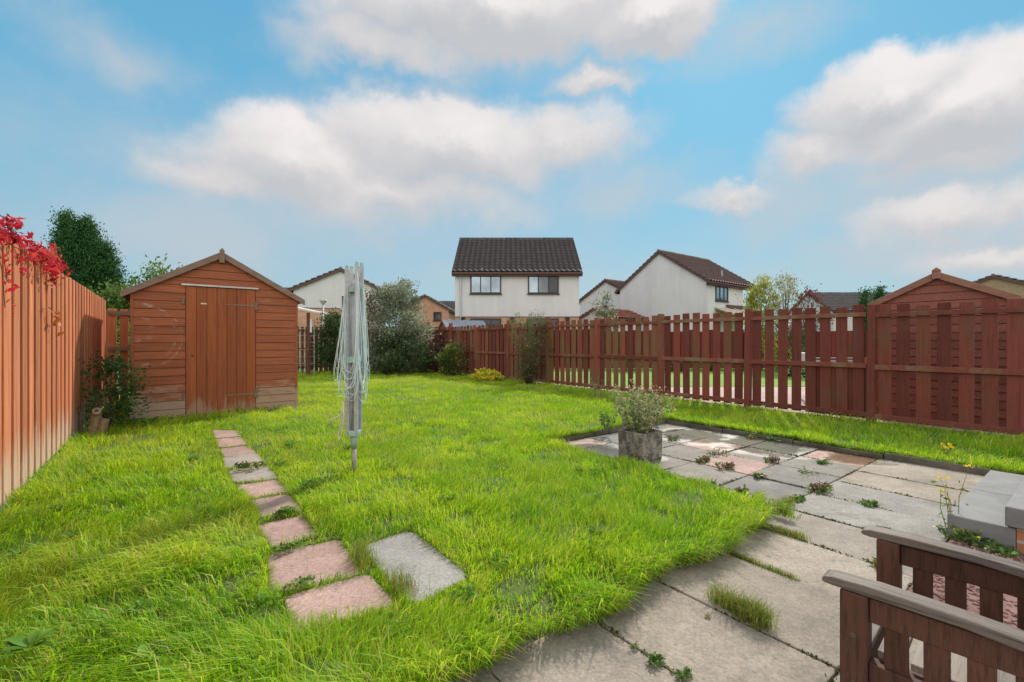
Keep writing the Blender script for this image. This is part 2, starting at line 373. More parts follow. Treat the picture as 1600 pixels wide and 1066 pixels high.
M['potplant']=leafmat('planter_weed_leaves',[(0,(.08,.12,.05)),(.4,(.20,.26,.13)),(.7,(.33,.34,.20)),(.85,(.45,.38,.24)),(1,(.40,.25,.15))],.35)
M['dry']=leafmat('dry_seed_stems',[(0,(.28,.20,.11)),(1,(.52,.42,.26))],.3)
M['dock']=leafmat('broad_dock_leaves',[(0,(.045,.12,.015)),(.6,(.11,.25,.025)),(1,(.20,.36,.05))],.35,.4)

# ------------------------------------------------------------------ leaves and plants
def leaves(P, size, rng, out=None, aspect=2.0, up=.3, droop=0.):
    """diamond leaf faces at points P; they point along random directions biased outward"""
    n=len(P); d=rng.normal(size=(n,3))
    if out is not None: d=d*.8+out*1.0
    d[:,2]+=up-droop; d/=np.linalg.norm(d,axis=1,keepdims=True)+1e-9
    r=rng.normal(size=(n,3)); s=np.cross(d,r); s/=np.linalg.norm(s,axis=1,keepdims=True)+1e-9
    nn=np.cross(s,d)
    L=(size*(.6+.8*rng.random(n)))[:,None]; w=L/aspect*.5
    V=np.stack([P-d*L*.5,P+s*w+nn*w*.35,P+d*L*.5,P-s*w+nn*w*.35],1).reshape(-1,3)
    Fc=np.arange(4*n).reshape(n,4)
    return V,Fc
PROF={
 'round':lambda t:np.sqrt(np.clip(1-(2*t-.9)**2/1.25,0.0,1)),
 'cone':lambda t:np.clip((1-t)**1.0,.02,1)*np.clip(t*8+.55,0,1),
 'column':lambda t:np.clip(1.05-np.abs(t-.45)**2.2*3.2,.30,1),
 'vase':lambda t:.28+.72*np.clip(t*1.6,0,1)**.8*np.clip((1.12-t)*4,0,1),
 'dome':lambda t:np.sqrt(np.clip(1-t**2,0,1))}
def crown(rng, n, h, w, prof, nclump, cs, z0=0., depth=1., shell=.55):
    tt=rng.random(nclump)**.85; a=rng.random(nclump)*2*np.pi
    lump=.78+.34*np.sin(a*3+rng.random()*6+tt*5)*.5+.25*(rng.random(nclump)-.5)
    rr=PROF[prof](tt)*w/2*lump*(shell+(1-shell)*rng.random(nclump)**.5)*np.where(rng.random(nclump)<.25,rng.random(nclump),1)
    cc=np.stack([rr*np.cos(a),rr*np.sin(a)*depth,z0+tt*(h-z0)*(.94+.12*rng.random(nclump))],1)
    k=rng.integers(0,nclump,n); sz=cs*(.5+rng.random(nclump))
    P=cc[k]+rng.normal(size=(n,3))*sz[k][:,None]*np.array([1,1,.8])
    P[:,2]=np.maximum(P[:,2],.02)
    out=P*np.array([1,1,.5]); out[:,2]-=h*.2; out/=np.linalg.norm(out,axis=1,keepdims=True)+1e-6
    ct=rng.random(nclump)
    tint=np.clip(.45*ct[k]+.4*rng.random(n)+.1,0,1)
    return P,out,tint,cc
def plant(name,label,cat,loc,h,w,n,leaf,mat,seed,prof='round',ncl=60,cs=.12,z0=.05,depth=1.,aspect=2.,stems=10,smat='stem',group=None,trunk=None,up=.3,shell=.55,droop=0.,mats2=None,srad=.012,fol='foliage'):
    rng=np.random.default_rng(seed); rnd=random.Random(seed)
    o=thing(name,label,cat,loc,0,group)
    P,out,tint,cc=crown(rng,n,h,w,prof,ncl,cs,z0,depth,shell)
    V,Fc=leaves(P,leaf*np.ones(n),rng,out,aspect,up,droop)
    link(fol,npmesh(fol,V,Fc,tint),M[mat],o)
    b=MB()
    if trunk:
        th=trunk[0]; b.tube([(0,0,-.05),(.02*h,0,th*.5),(0,.01*h,th),(.01*h,0,h*.85)],[trunk[1]*1.25,trunk[1],trunk[1]*.8,.01],8,.5)
    idx=rng.choice(len(cc),min(stems,len(cc)),replace=False)
    for i in idx:
        q=Vector(cc[i]); s0=Vector((rnd.uniform(-.06,.06)*w,rnd.uniform(-.06,.06)*w,0 if not trunk else min(trunk[0],q.z*.7)))
        if trunk: s0.x=s0.y=0
        mid=s0.lerp(q,.5)+Vector((rnd.uniform(-.05,.05)*w,rnd.uniform(-.05,.05)*w,.08*h if not trunk else .02*h))
        r=srad if not trunk else trunk[1]*.35
        b.tube([s0,mid,q],[r,r*.7,r*.25],5,rnd.random())
    if b.v: b.build('trunk' if trunk else 'stems',M['bark' if trunk else smat],o,smooth=True)
    return o

# ================================================================== SETTING
def structure(name, mb, mat, **k): return tag(mb.build(name,mat,**k),kind='structure')
g=MB(); g.add([(-400,-60,-.13),(400,-60,-.13),(400,700,-.13),(-400,700,-.13)],[(0,1,2,3)],.5)
structure('ground',g,M['far'])
# path slabs: corners traced on the ground plane
def c3(x,y): return gp(320+x*.3284,650+y*.3284,.012)
SL=[[(35,62),(150,64),(170,88),(52,100)],[(50,104),(172,94),(200,128),(68,142)],[(72,147),(200,133),(243,166),(92,186)],
    [(88,190),(245,171),(285,218),(100,238)],[(112,252),(292,229),(348,285),(135,302)],[(150,320),(345,291),(392,347),(212,384)],
    [(212,392),(397,362),(462,436),(262,472)],[(246,506),(462,457),(535,548),(318,618)],[(303,642),(640,571),(735,732),(322,816)],
    [(385,846),(772,738),(900,885),(450,1015)],[(752,612),(982,535),(1245,742),(985,875)]]
SLW=[[c3(*p) for p in s] for s in SL]
SLW=[[sum(s,Vector())/4+(p-sum(s,Vector())/4)*1.085 for p in s] for s in SLW]
ordn=['first','second','third','fourth','fifth','sixth','seventh','eighth','ninth','tenth']
slmat=M['pave']
random.seed(5)
for i,s in enumerate(SLW):
    c=sum((Vector(p) for p in s),Vector())/4
    b=MB(); rr=random.Random(i)
    pts=[]
    q=[p-c for p in s]; q=[Vector((p.x,p.y)) for p in q]
    for k in range(4):      # chipped, slightly rounded outline
        a,bb=q[k],q[(k+1)%4]
        for f in (.10,.3,.55,.8,.90):
            p=a.lerp(bb,f); nrm=Vector((p.x,p.y)).normalized(); p=p-nrm*rr.uniform(0,.008); pts.append((p.x,p.y))
    if sum(pts[k][0]*pts[(k+1)%20][1]-pts[(k+1)%20][0]*pts[k][1] for k in range(20))<0: pts.reverse()
    grey=i==10
    tn=.432 if grey else (.49 if i in(3,4) else rr.uniform(.57,.82))
    b.slab(pts,-.06,-.006+rr.uniform(-.005,.006),tn)
    lab=('weathered grey concrete slab set in the grass beside the pink path' if grey else
         f'{"greyish" if i in(3,4) else "pink"} paving slab, {ordn[i]} along the path counted from the shed door' if i<9 else
         'large pink paving slab at the near end of the path')
    o=b.build('path_slab',slmat,bevel=.008,loc=(c.x,c.y,0)); tag(o,lab,'paving slab','slabs of the garden path')

# lawn sheet
N1=VN(1);N2=VN(2);N3=VN(3);N4=VN(4)
def edge_u(v): return 1.42+.16*np.clip((v-3.0)/.6,0,1)+.10*(N1.f(v*1.7,v*0+3.3)-.5)*2+.03*np.sin(v*7)+.11*(N2.f(v*6.3,v*0+5.2,2)-.5)
def edge_v(u): return 3.60+.16*(N2.f(u*1.5,u*0+1.1)-.5)*2+.10*(N1.f(u*6.1,u*0+2.2,2)-.5)
def in_lawn(v,u,m=0.0):
    a=(u>edge_u(v)+m)&(v<edge_v(u)-m)
    b=(u>4.25+m)
    s=(v>6.24+m)
    return (a|b|s)&(v>-.93)&(v<8.44)&(u<18.6)&(u>-2)
def inpoly(x,y,poly):
    r=np.zeros(len(x),bool); n=len(poly)
    for i in range(n):
        x1,y1=poly[i][0],poly[i][1]; x2,y2=poly[(i+1)%n][0],poly[(i+1)%n][1]
        c=((y1>y)!=(y2>y))&(x<(x2-x1)*(y-y1)/(y2-y1+1e-12)+x1); r^=c
    return r
def lawn_z(v,u): return .05*(N3.f(v*.6,u*.6)-.5)+.03*(N4.f(v*2.1,u*2.1)-.5)+ .012*np.clip((u-6)/4,0,1)
st=.06
us=np.arange(-2,18.7,st); vs_=np.arange(-.96,8.5,st)
UU,VV=np.meshgrid(us,vs_,indexing='ij'); nu,nv=UU.shape
ins=in_lawn(VV.ravel(),UU.ravel(),.085).reshape(nu,nv)
x_=VV*cg-UU*sg; y_=VV*sg+UU*cg
onsl=np.zeros(UU.size,bool)
for s in SLW:
    c=sum(s,Vector())/4; onsl|=inpoly(x_.ravel(),y_.ravel(),[c+(p-c)*1.12 for p in s])
onsl=onsl.reshape(nu,nv)
ZZ=lawn_z(VV,UU); ZZ=np.where(onsl,-.03,ZZ*np.where(onsl,0,1)-.01); ZZ=np.where(ins,ZZ,-.115)
Vt=np.stack([x_,y_,ZZ],2).reshape(-1,3)
I=np.arange(nu*nv).reshape(nu,nv)
q=np.stack([I[:-1,:-1],I[:-1,1:],I[1:,1:],I[1:,:-1]],2).reshape(-1,4)
anyin=(ins[:-1,:-1]|ins[:-1,1:]|ins[1:,1:]|ins[1:,:-1]).ravel()
q=q[anyin]
lm=npmesh('lawn',Vt,q[:,::-1].copy(),np.full(len(q),.5)); lm.materials.append(M['lawn'])
lo=link('lawn',lm,None); tag(lo,kind='structure'); lm.shade_smooth()

# patio: bedding and slabs
PZ=-.08
b=MB(); b.slab([W(-3,-3),W(6.3,-3),W(6.3,4.32),W(3.3,4.32),W(3.3,1.9),W(-3,1.9)],-.129,PZ-.016,.5)
structure('patio_bed',b,M['soil'])
b=MB(); rr=random.Random(11)
def pslab(v0,v1,u0,u1,tn):
    gp_=.0035
    c=W((v0+v1)/2,(u0+u1)/2); dz=rr.uniform(-.006,.006); tx=rr.uniform(-.006,.006); ty=rr.uniform(-.006,.006)
    pts=[W(v0+gp_,u0+gp_),W(v1-gp_,u0+gp_),W(v1-gp_,u1-gp_),W(v0+gp_,u1-gp_)]
    vs=[]
    for p in pts: vs.append((p.x,p.y,PZ-.05))
    for p in pts:
        d=p-c; vs.append((p.x,p.y,PZ+dz+d.x*tx+d.y*ty))
    b.add(vs,[(3,2,1,0),(4,5,6,7),(0,1,5,4),(1,2,6,5),(2,3,7,6),(3,0,4,7)],tn)
vj=[-1.2,-.65,-.1,.45,1.0,1.56,2.08,2.67,3.24,3.78,4.33,4.88,5.42,6.17]
for k in range(len(vj)-1):
    off=[0,.0,.0,.0][k%4]; uu=1.55
    u=uu
    while u>-2:
        l=.88 if k>4 else .6
        l=.9
        pslab(vj[k],vj[k+1],u-l,u,rr.choice([.02,.08,.12,.05,.16,.14]) if vj[k]<3.7 else rr.choice([.1,.42,.12,.38]))
        u-=l
uj=[1.55,2.12,2.70,3.26,3.8,4.22]; vb=[3.3,3.86,4.43,5.02,5.6,6.17]
pink={(0,0):.6,(1,2):.75,(2,3):.8,(4,1):.62,(0,4):.97,(3,0):.58}
for i in range(5):
    for j in range(5):
        pslab(vb[j],vb[j+1],uj[i],uj[i+1],pink.get((i,j),rr.choice([.24,.3,.4,.38,.28,.36])))
structure('patio',b,M['pave'],bevel=.006)
rm=np.random.default_rng(41); MP=[]
def moss(v0,u0,v1,u1,n):
    f=rm.random(n); c0=rm.random()*6; den=(np.sin(f*9+c0)+np.sin(f*23+c0*2)+rm.random(n)*1.6)>.7
    f=f[den]; vv=v0+(v1-v0)*f+rm.normal(size=len(f))*.006; uu=u0+(u1-u0)*f+rm.normal(size=len(f))*.006
    MP.append(np.stack([vv*cg-uu*sg,vv*sg+uu*cg,PZ-.004+.012*rm.random(len(f))],1))
for vv in vj[4:-1]: moss(vv,.2,vv,1.5,420)
for vv in vb[1:-1]: moss(vv,1.55,vv,4.2,520)
for uu in uj[:-1]: moss(3.4,uu,6.15,uu,620)
moss(1.0,.65,5.0,.65,500); moss(6.165,.3,6.165,4.2,1500); moss(3.6,4.215,6.1,4.215,900)
MP=np.concatenate(MP); V,Fc=leaves(MP,np.full(len(MP),.016),rm,None,1.5,.5)
tag(link('joint_moss',npmesh('joint_moss',V,Fc,rm.random(len(MP))),M['moss']),'brown-green moss and tiny weeds growing in the paving joints','moss',kind='stuff')
# gravel bed by the steps
b=MB(); b.slab([W(2.95,-2.2),W(6.2,-2.2),W(6.2,.64),W(2.95,.64)],PZ-.02,PZ+.012,.5); structure('gravel_bed',b,M['gravel_r'])
rng=np.random.default_rng(3); n=5200
pv=2.97+rng.random(n)*2.4; pu=.62-rng.random(n)**1.3*2.0
bx=pv*cg-pu*sg; by=pv*sg+pu*cg; r=.007+.011*rng.random(n)
oct_=np.array([(1,0,0),(0,1,0),(-1,0,0),(0,-1,0),(0,0,.8),(0,0,-.8)]); tri=np.array([(0,1,4),(1,2,4),(2,3,4),(3,0,4),(1,0,5),(2,1,5),(3,2,5),(0,3,5)])
V=(oct_[None]*r[:,None,None]*(.7+.6*rng.random((n,6,1))))
an=rng.random(n)*6.28; ca,sa=np.cos(an)[:,None],np.sin(an)[:,None]
V=np.stack([V[:,:,0]*ca-V[:,:,1]*sa,V[:,:,0]*sa+V[:,:,1]*ca,V[:,:,2]],2)+np.stack([bx,by,np.full(n,PZ+.014)],1)[:,None,:]
Fc=(tri[None]+6*np.arange(n)[:,None,None]).reshape(-1,3)
o=link('gravel',npmesh('gravel',V.reshape(-1,3),Fc,np.repeat(rng.random(n),8)),M['stone_r']); tag(o,'loose red stone chips beside the brick steps','gravel',kind='stuff')
# kerb edging
b=MB(); rr=random.Random(4)
u=4.22
while u>-2:
    b.M=Matrix.Translation(W(6.205,u-.45,-.098+rr.uniform(-.014,.014)))@Matrix.Rotation(GA+rr.uniform(-.014,.014),4,'Z'); b.box((0,0,0),(.055,.89,.15)); u-=.9
v=3.75
while v<6.15:
    b.M=Matrix.Translation(W(v+.42,4.255,-.098+rr.uniform(-.014,.014)))@Matrix.Rotation(GA+rr.uniform(-.014,.014),4,'Z'); b.box((0,0,0),(.83,.055,.14)); v+=.84
structure('kerb',b,M['kerb'],bevel=.008)
# neighbouring ground seen through the pickets
b=MB(); b.slab([W(8.6,-4),Vector((22,3.5,0)),Vector((22,12.2,0)),W(8.6,8.2+2.5)+Vector((0,0,0)),W(8.6,9)],-.12,-.03,.5); structure('gravel_path',b,M['gravel_n'])
b=MB(); b.slab([Vector((2.2,12.22,0)),Vector((26,12.22,0)),Vector((26,19.8,0)),Vector((-3.5,19.8,0)),Vector((-3.5,18.8,0))],-.11,-.02,.5); structure('far_lawn',b,M['nlawn'])

# ================================================================== GRASS
def blades(name, x, y, z, h, wdt, tint, lean_dir, lean, rng, mat):
    n=len(x); P=np.stack([x,y,z],1)
    D=np.stack([np.cos(lean_dir),np.sin(lean_dir),np.zeros(n)],1)
    fa=lean_dir+rng.normal(size=n)*.9+np.pi/2
    Sd=np.stack([np.cos(fa),np.sin(fa),np.zeros(n)],1)*wdt[:,None]*.5
    up=np.array([0,0,1.0]); hh=h[:,None]; ln=lean[:,None]
    mid=P+up*hh*(.58-.12*ln)+D*hh*ln*.28
    tip=P+up*hh*(1-.52*ln)+D*hh*ln*.95
    V=np.stack([P-Sd,P+Sd,mid-Sd*.8,mid+Sd*.8,tip],1).reshape(-1,3)
    base=5*np.arange(n)[:,None]
    Fc=np.concatenate([base+np.array([[0,1,3]]),base+np.array([[0,3,2]]),base+np.array([[2,3,4]])],1).reshape(-1,3)
    return npmesh(name,V,Fc,np.repeat(tint,3))
def ring_points(rng, v0,v1,u0,u1,n): return v0+(v1-v0)*rng.random(n), u0+(u1-u0)*rng.random(n)
rng=np.random.default_rng(8)
A=(18.4+2)*(8.44+.93)
cand=int(A*15000)
v=-.93+(9.37)*rng.random(cand,dtype=np.float32).astype(float); u=-2+20.4*rng.random(cand,dtype=np.float32).astype(float)
xx=v*cg-u*sg; yy=v*sg+u*cg
dist=np.hypot(xx,yy)
keep=(yy>1.0)&(np.abs(xx)<yy*1.22+.5)
dens=np.clip(15000*(2.2/np.maximum(dist,2.2))**1.35,1700,15000)/15000
keep&=rng.random(cand)<dens
v,u,xx,yy,dist=v[keep],u[keep],xx[keep],yy[keep],dist[keep]
k=in_lawn(v,u,-.015); 
for s in SLW:
    c=sum(s,Vector())/4; k&=~inpoly(xx,yy,[c+(p-c)*1.0 for p in s])
# shed footprint and fence lines
cor=np.zeros(len(v),bool)
for a_,b_ in zip(SLW[:9],SLW[1:10]):
    cor|=inpoly(xx,yy,[a_[0],a_[1],a_[2],b_[2],b_[3],b_[0],a_[3]]) if False else inpoly(xx,yy,[a_[3],a_[2],b_[1],b_[0]])
k&=~(cor&(rng.random(len(v))<.8))
k&=~((u>8.93)&(v>-.43)&(v<1.80)&(u<10.9))
v,u,xx,yy,dist=v[k],u[k],xx[k],yy[k],dist[k]; n=len(v)
patch=N1.f(v*.9,u*.9,3); patch2=N2.f(v*2.6+9,u*2.6,3); fine=N3.f(v*8,u*8,2)
clump=N4.f(v*4.5,u*4.5,2)
thin=rng.random(n)<np.clip(.45+1.7*(clump-.3)+.8*(fine-.5),.12,1); 
v,u,xx,yy,dist,patch,patch2,fine,clump=[q[thin] for q in (v,u,xx,yy,dist,patch,patch2,fine,clump)]; n=len(v)
left=np.clip((1.25-v)/1.2,0,1)*np.clip((6.5-u)/3,0,1)             # unkempt corner beside the left fence
far=np.clip((dist-7)/7,0,1)
cl2=N2.f(v*9+3,u*9,2)
h=(.042+.060*clump+.045*patch2)*(.45+.75*rng.random(n))*(.7+.6*cl2)*(1-.25*far)
h*=1+.7*left*patch2
edge=np.zeros(n)
edge=np.maximum(edge,np.clip(1-(u-edge_u(v))/.22,0,1)*(v<3.6)*(u<2.4))
edge=np.maximum(edge,np.clip(1-np.abs(u-4.3)/.15,0,1)*(v>3.9)*.5)
edge=np.maximum(edge,np.clip(1-np.abs(v+.88)/.18,0,1))
edge=np.maximum(edge,np.clip(1-np.abs(u-8.85)/.16,0,1)*(v>-.9)*(v<1.9))
edge=np.maximum(edge,np.clip(1-np.abs(v-8.4)/.15,0,1)*.5)
pathd=np.full(n,9.)
for s in SLW:
    c=sum(s,Vector())/4; rad=max((p-c).length for p in s); pathd=np.minimum(pathd,np.hypot(xx-c.x,yy-c.y)/rad)
h*=1-.28*np.clip((1.35-pathd)/.45,0,1)
edge=np.maximum(edge,np.clip(1.45-pathd,0,.45)/.45*-.5)
h*=1+(.75*edge)*(.4+.6*rng.random(n))
worn=np.clip(1-np.hypot(v-1.2,u-1.9)/.8,0,1)
h*=1-.3*worn
ang=N1.f(v*.7+20,u*.7,2)*12+N2.f(v*3,u*3,2)*4+rng.normal(size=n)*.9
# blades along the patio lean out over the slabs
ang=np.where((edge>.3)&(u<2.0)&(rng.random(n)<.6),GA-np.pi/2+rng.normal(size=n)*.5,ang)
kd=np.where(v>6.2,np.clip(1-np.abs(v-6.26)/.16,0,1)*(u<4.4),0)
ke=np.where((u>4.2)&(v<6.3),np.clip(1-np.abs(u-4.3)/.18,0,1)*(v>3.6),0)
ang=np.where((kd>.35)&(rng.random(n)<.75),GA+np.pi+rng.normal(size=n)*.5,ang)
ang=np.where((ke>.35)&(rng.random(n)<.75),GA-np.pi/2+rng.normal(size=n)*.5,ang)
edge=np.maximum(edge,np.maximum(kd,ke)*.9); h*=1+.5*np.maximum(kd,ke)
lean=np.clip(.35+.35*rng.random(n)+.45*left*patch+.25*edge,0,1.15)
broad=rng.random(n)<.10
h=np.where(broad,h*1.25,h)
wd=(.0028+.0022*rng.random(n))*np.where(broad,1.9,1)*(1+.10*np.clip(dist-2,0,14))
tint=.125+.35*patch+.30*patch2+.20*(fine-.5)+.18*(cl2-.5)+.42*rng.random(n)**1.2-.06*left+.10*far+.10*worn
dry=rng.random(n)<(.035+.08*edge+.05*left); tint=np.where(dry,.84+.16*rng.random(n),np.clip(tint,0,.84))
z=lawn_z(v,u)-.015
# ragged long blades flopping over the edges of the paving
def edge_blades(v,u,dirn,lo,hi):
    m=len(v); zz=lawn_z(v,u)-.035-.03*rng.random(m)
    return (v*cg-u*sg,v*sg+u*cg,zz,(lo+(hi-lo)*rng.random(m)**1.5),.0034+.0026*rng.random(m),np.where(rng.random(m)<.2,.86+.14*rng.random(m),.1+.68*rng.random(m)),dirn+rng.normal(size=m)*.65,np.clip(.35+.75*rng.random(m),0,1.15))
EB=[]
def cl(m,k,lo,hi): c=lo+(hi-lo)*rng.random(k); return c[rng.integers(0,k,m)]+rng.normal(size=m)*.035
q1=np.concatenate([cl(5200,60,-.2,3.6),-.2+3.8*rng.random(3200)]); EB.append(edge_blades(q1,edge_u(q1)+.01+.06*rng.random(len(q1)),GA-np.pi/2,.06,.17))
q2=np.concatenate([cl(2600,40,1.4,4.2),1.4+2.8*rng.random(2000)]); EB.append(edge_blades(edge_v(q2)-.03-.05*rng.random(len(q2)),q2,GA,.05,.13))
q3=np.concatenate([cl(4600,70,.2,4.2),.2+4*rng.random(4200)]); EB.append(edge_blades(6.235+.05*rng.random(len(q3)),q3,GA+np.pi,.05,.15))
q4=np.concatenate([cl(2600,36,3.7,6.2),3.7+2.5*rng.random(2200)]); EB.append(edge_blades(q4,4.27+.05*rng.random(len(q4)),GA-np.pi/2,.05,.14))
for k_,s in enumerate(SLW):
    c=sum(s,Vector())/4
    for a_ in range(4):
        p,q_=s[a_],s[(a_+1)%4]; m=int(420*(p-q_).length/.4); f=rng.random(m)
        if m<2: continue
        ox,oy=(p.x+(q_.x-p.x)*f),(p.y+(q_.y-p.y)*f); dx,dy=c.x-ox,c.y-oy; L_=np.hypot(dx,dy); ox=ox-dx/L_*.02*rng.random(m); oy=oy-dy/L_*.02*rng.random(m)
        vv,uu=ox*cg+oy*sg,-ox*sg+oy*cg
        EB.append(edge_blades(vv,uu,np.arctan2(dy,dx),.03,.10))
E=[np.concatenate([e[i] for e in EB]) for i in range(8)]
xx,yy,z,h,wd,tint,ang,lean=[np.concatenate([a_,b_]) for a_,b_ in zip((xx,yy,z,h,wd,tint,ang,lean),E)]
gm=blades('grass',xx,yy,z,h,wd,tint,ang,lean,rng,M['grass'])
go=link('grass',gm,M['grass']); tag(go,'long bright green unmown lawn grass','grass',kind='stuff')
print('blades',n)

rc=np.random.default_rng(77); CP=[];CT=[];CO=[]
for i in range(46):
    vv=-.8+4.2*rc.random(); uu=1.6+5.2*rc.random()**1.4
    if not in_lawn(np.array([vv]),np.array([uu]),.1)[0]: continue
    w0=W(vv,uu)
    if any(inpoly(np.array([w0.x]),np.array([w0.y]),s)[0] for s in SLW): continue
    m=rc.integers(14,60); rad=.03+.09*rc.random()
    a=rc.random(m)*6.28; r=rad*np.sqrt(rc.random(m)); zc=.015+.04*rc.random(m)
    for k in range(3):
        off=np.stack([np.cos(a*7+k*2.1)*.008,np.sin(a*7+k*2.1)*.008,0*a],1)
        CP.append(np.stack([w0.x+r*np.cos(a),w0.y+r*np.sin(a),zc],1)+off); CO.append(off*90); CT.append(np.clip(.2+.5*rc.random()+.3*rc.random(m),0,1))
CP=np.concatenate(CP);CO=np.concatenate(CO);CT=np.concatenate(CT)
V,Fc=leaves(CP,np.full(len(CP),.017),rc,CO,1.25,.1)
tag(link('clover',npmesh('clover',V,Fc,CT),M['clover']),'small dark clover leaves mixed into the lawn grass','clover',kind='stuff')

# ================================================================== LEFT BOARD FENCE
random.seed(2)
t0=thing('board_fence','tall orange-stained close-boarded fence along the left side of the lawn','fence',W(-.96,2.0,0),GA)
b=MB(); y=0.0; i=0
while y<9.40:
    w_=random.uniform(.125,.145) if i%2 else random.uniform(.095,.125)
    b.M=Matrix.Translation((.006+random.uniform(-.001,.002) if i%2==0 else -.006,y+w_/2,0))@Matrix.Rotation(random.uniform(-.012,.012),4,'Z')@Matrix.Rotation(random.uniform(-.003,.003),4,'X')
    ex=.012 if i%2==0 else .05
    zt=1.955+random.uniform(-.006,.006); b.box((0,0,(zt+.03)/2),(.013,w_+ex,zt-.03)); y+=w_; i+=1
b.build('board_panel',M['leftfence'],t0,bevel=.003,seg=1)
for zz in (.3,1.0,1.7): MB().b2((-.07,0,zz-.04),(-.03,9.45,zz+.04)).build('rail',M['leftfence'],t0)
for k in range(6): MB().b2((-.16,k*1.85+.02,-.1),(-.072,k*1.85+.11,1.9)).build('post',M['leftfence'],t0)

# ================================================================== RIGHT PICKET FENCE
random.seed(3)
FV=8.45; U0=2.22; SP=1.83
t0=thing('picket_fence','long red-brown picket fence with posts and three rails along the right side of the lawn','fence',W(FV,U0,0),GA)
for k in range(-2,10):                     # posts
    b=MB(); z=1.77+random.uniform(-.02,.02)+(.04 if k>3 else 0)
    b.M=Matrix.Rotation(random.uniform(-.012,.012),4,'X'); b.b2((-.075,k*SP-.05,-.1),(.035,k*SP+.05,z)); b.build('post',M['redfence2' if k>1 else 'redfence'],t0,bevel=.006)
for k in range(-2,9):
    y0=k*SP+.05; y1=(k+1)*SP-.05; dz=random.uniform(-.015,.015)
    for zz,hh in ((.085,.075),(.82,.075),(1.595,.065)):
        MB().box((-.047,(y0+y1)/2,zz+dz),(.035,y1-y0,hh)).build('rail',M['redrail'],t0,bevel=.005)
    p=MB(); m=8; sp=(SP-.1)/m
    for j in range(m):
        yc=y0+sp*(j+.5)+random.uniform(-.008,.008); w_=random.uniform(.142,.156)
        if k>=3: w_+=.012
        zt=1.735+random.uniform(-.022,.022)+dz
        p.M=Matrix.Translation((-.020,yc,0))@Matrix.Rotation(random.uniform(-.006,.006),4,'X')
        p.box((0,0,(zt+.03)/2),(.018,w_,zt-.03))
    p.build('picket_panel',M['redfence2' if k>=2 else 'redfence'],t0,bevel=.003,seg=1)
    q_=MB()
    for j in range(m):                     # boards on the far side of the rails
        yc=y0+sp*j+random.uniform(-.01,.01)
        q_.M=Matrix.Translation((.022,yc,0))
        if k<-0 and k!=-1: continue
        if k==0 and j>3: continue
        if k==-1: continue
        lo,hi=(.88,1.44+random.uniform(-.02,.02))
        if k==0: hi=1.36; lo=.955
        if k==1: lo=.86; hi=1.40+random.uniform(-.05,.05)
        if k>=3: lo=.10 if k>3 else .5; hi=1.50 if k==3 else 1.62
        q_.box((0,0,(lo+hi)/2),(.018,sp*.72,hi-lo))
        if k==0: q_.box((0,0,.42),(.018,sp*.72,.80))
    if q_.v: q_.build('rear_boards',M['redfence2' if k>=2 else 'redfence'],t0,bevel=.003,seg=1)
    if k==0 or k<0:
        pass

# rear fences
random.seed(6)
def rearfence(label, v0, v1, u, mat, zt, rails, group):
    t=thing('picket_fence',label,'fence',W(v0,u,0),GA,group); b=MB(); L=v1-v0; x=0
    while x<L: b.box((x+.07,0,zt/2+random.uniform(-.01,.01)),(.125,.018,zt)); x+=.172
    b.build('picket_panel',M[mat],t,bevel=.003,seg=1)
    for z in rails: MB().box((L/2,-.03,z),(L,.035,.07)).build('rail',M['redrail'] if mat!='orangefence' else M['barge'],t)
    x=.0
    while x<=L+.01: MB().b2((x-.045,.012,-.1),(x+.045,.10,zt-.05)).build('post',M[mat],t); x+=max(L/ max(1,round(L/1.83)),.5)
rearfence('short orange picket fence in the gap between the board fence and the shed',-.95,1.2,11.62,'orangefence',1.82,(.25,1.05,1.74),None)
rearfence('red picket fence at the back behind the trellis and shrubs',0.2,8.4,18.75,'redfence2',1.75,(.2,.9,1.6),None)

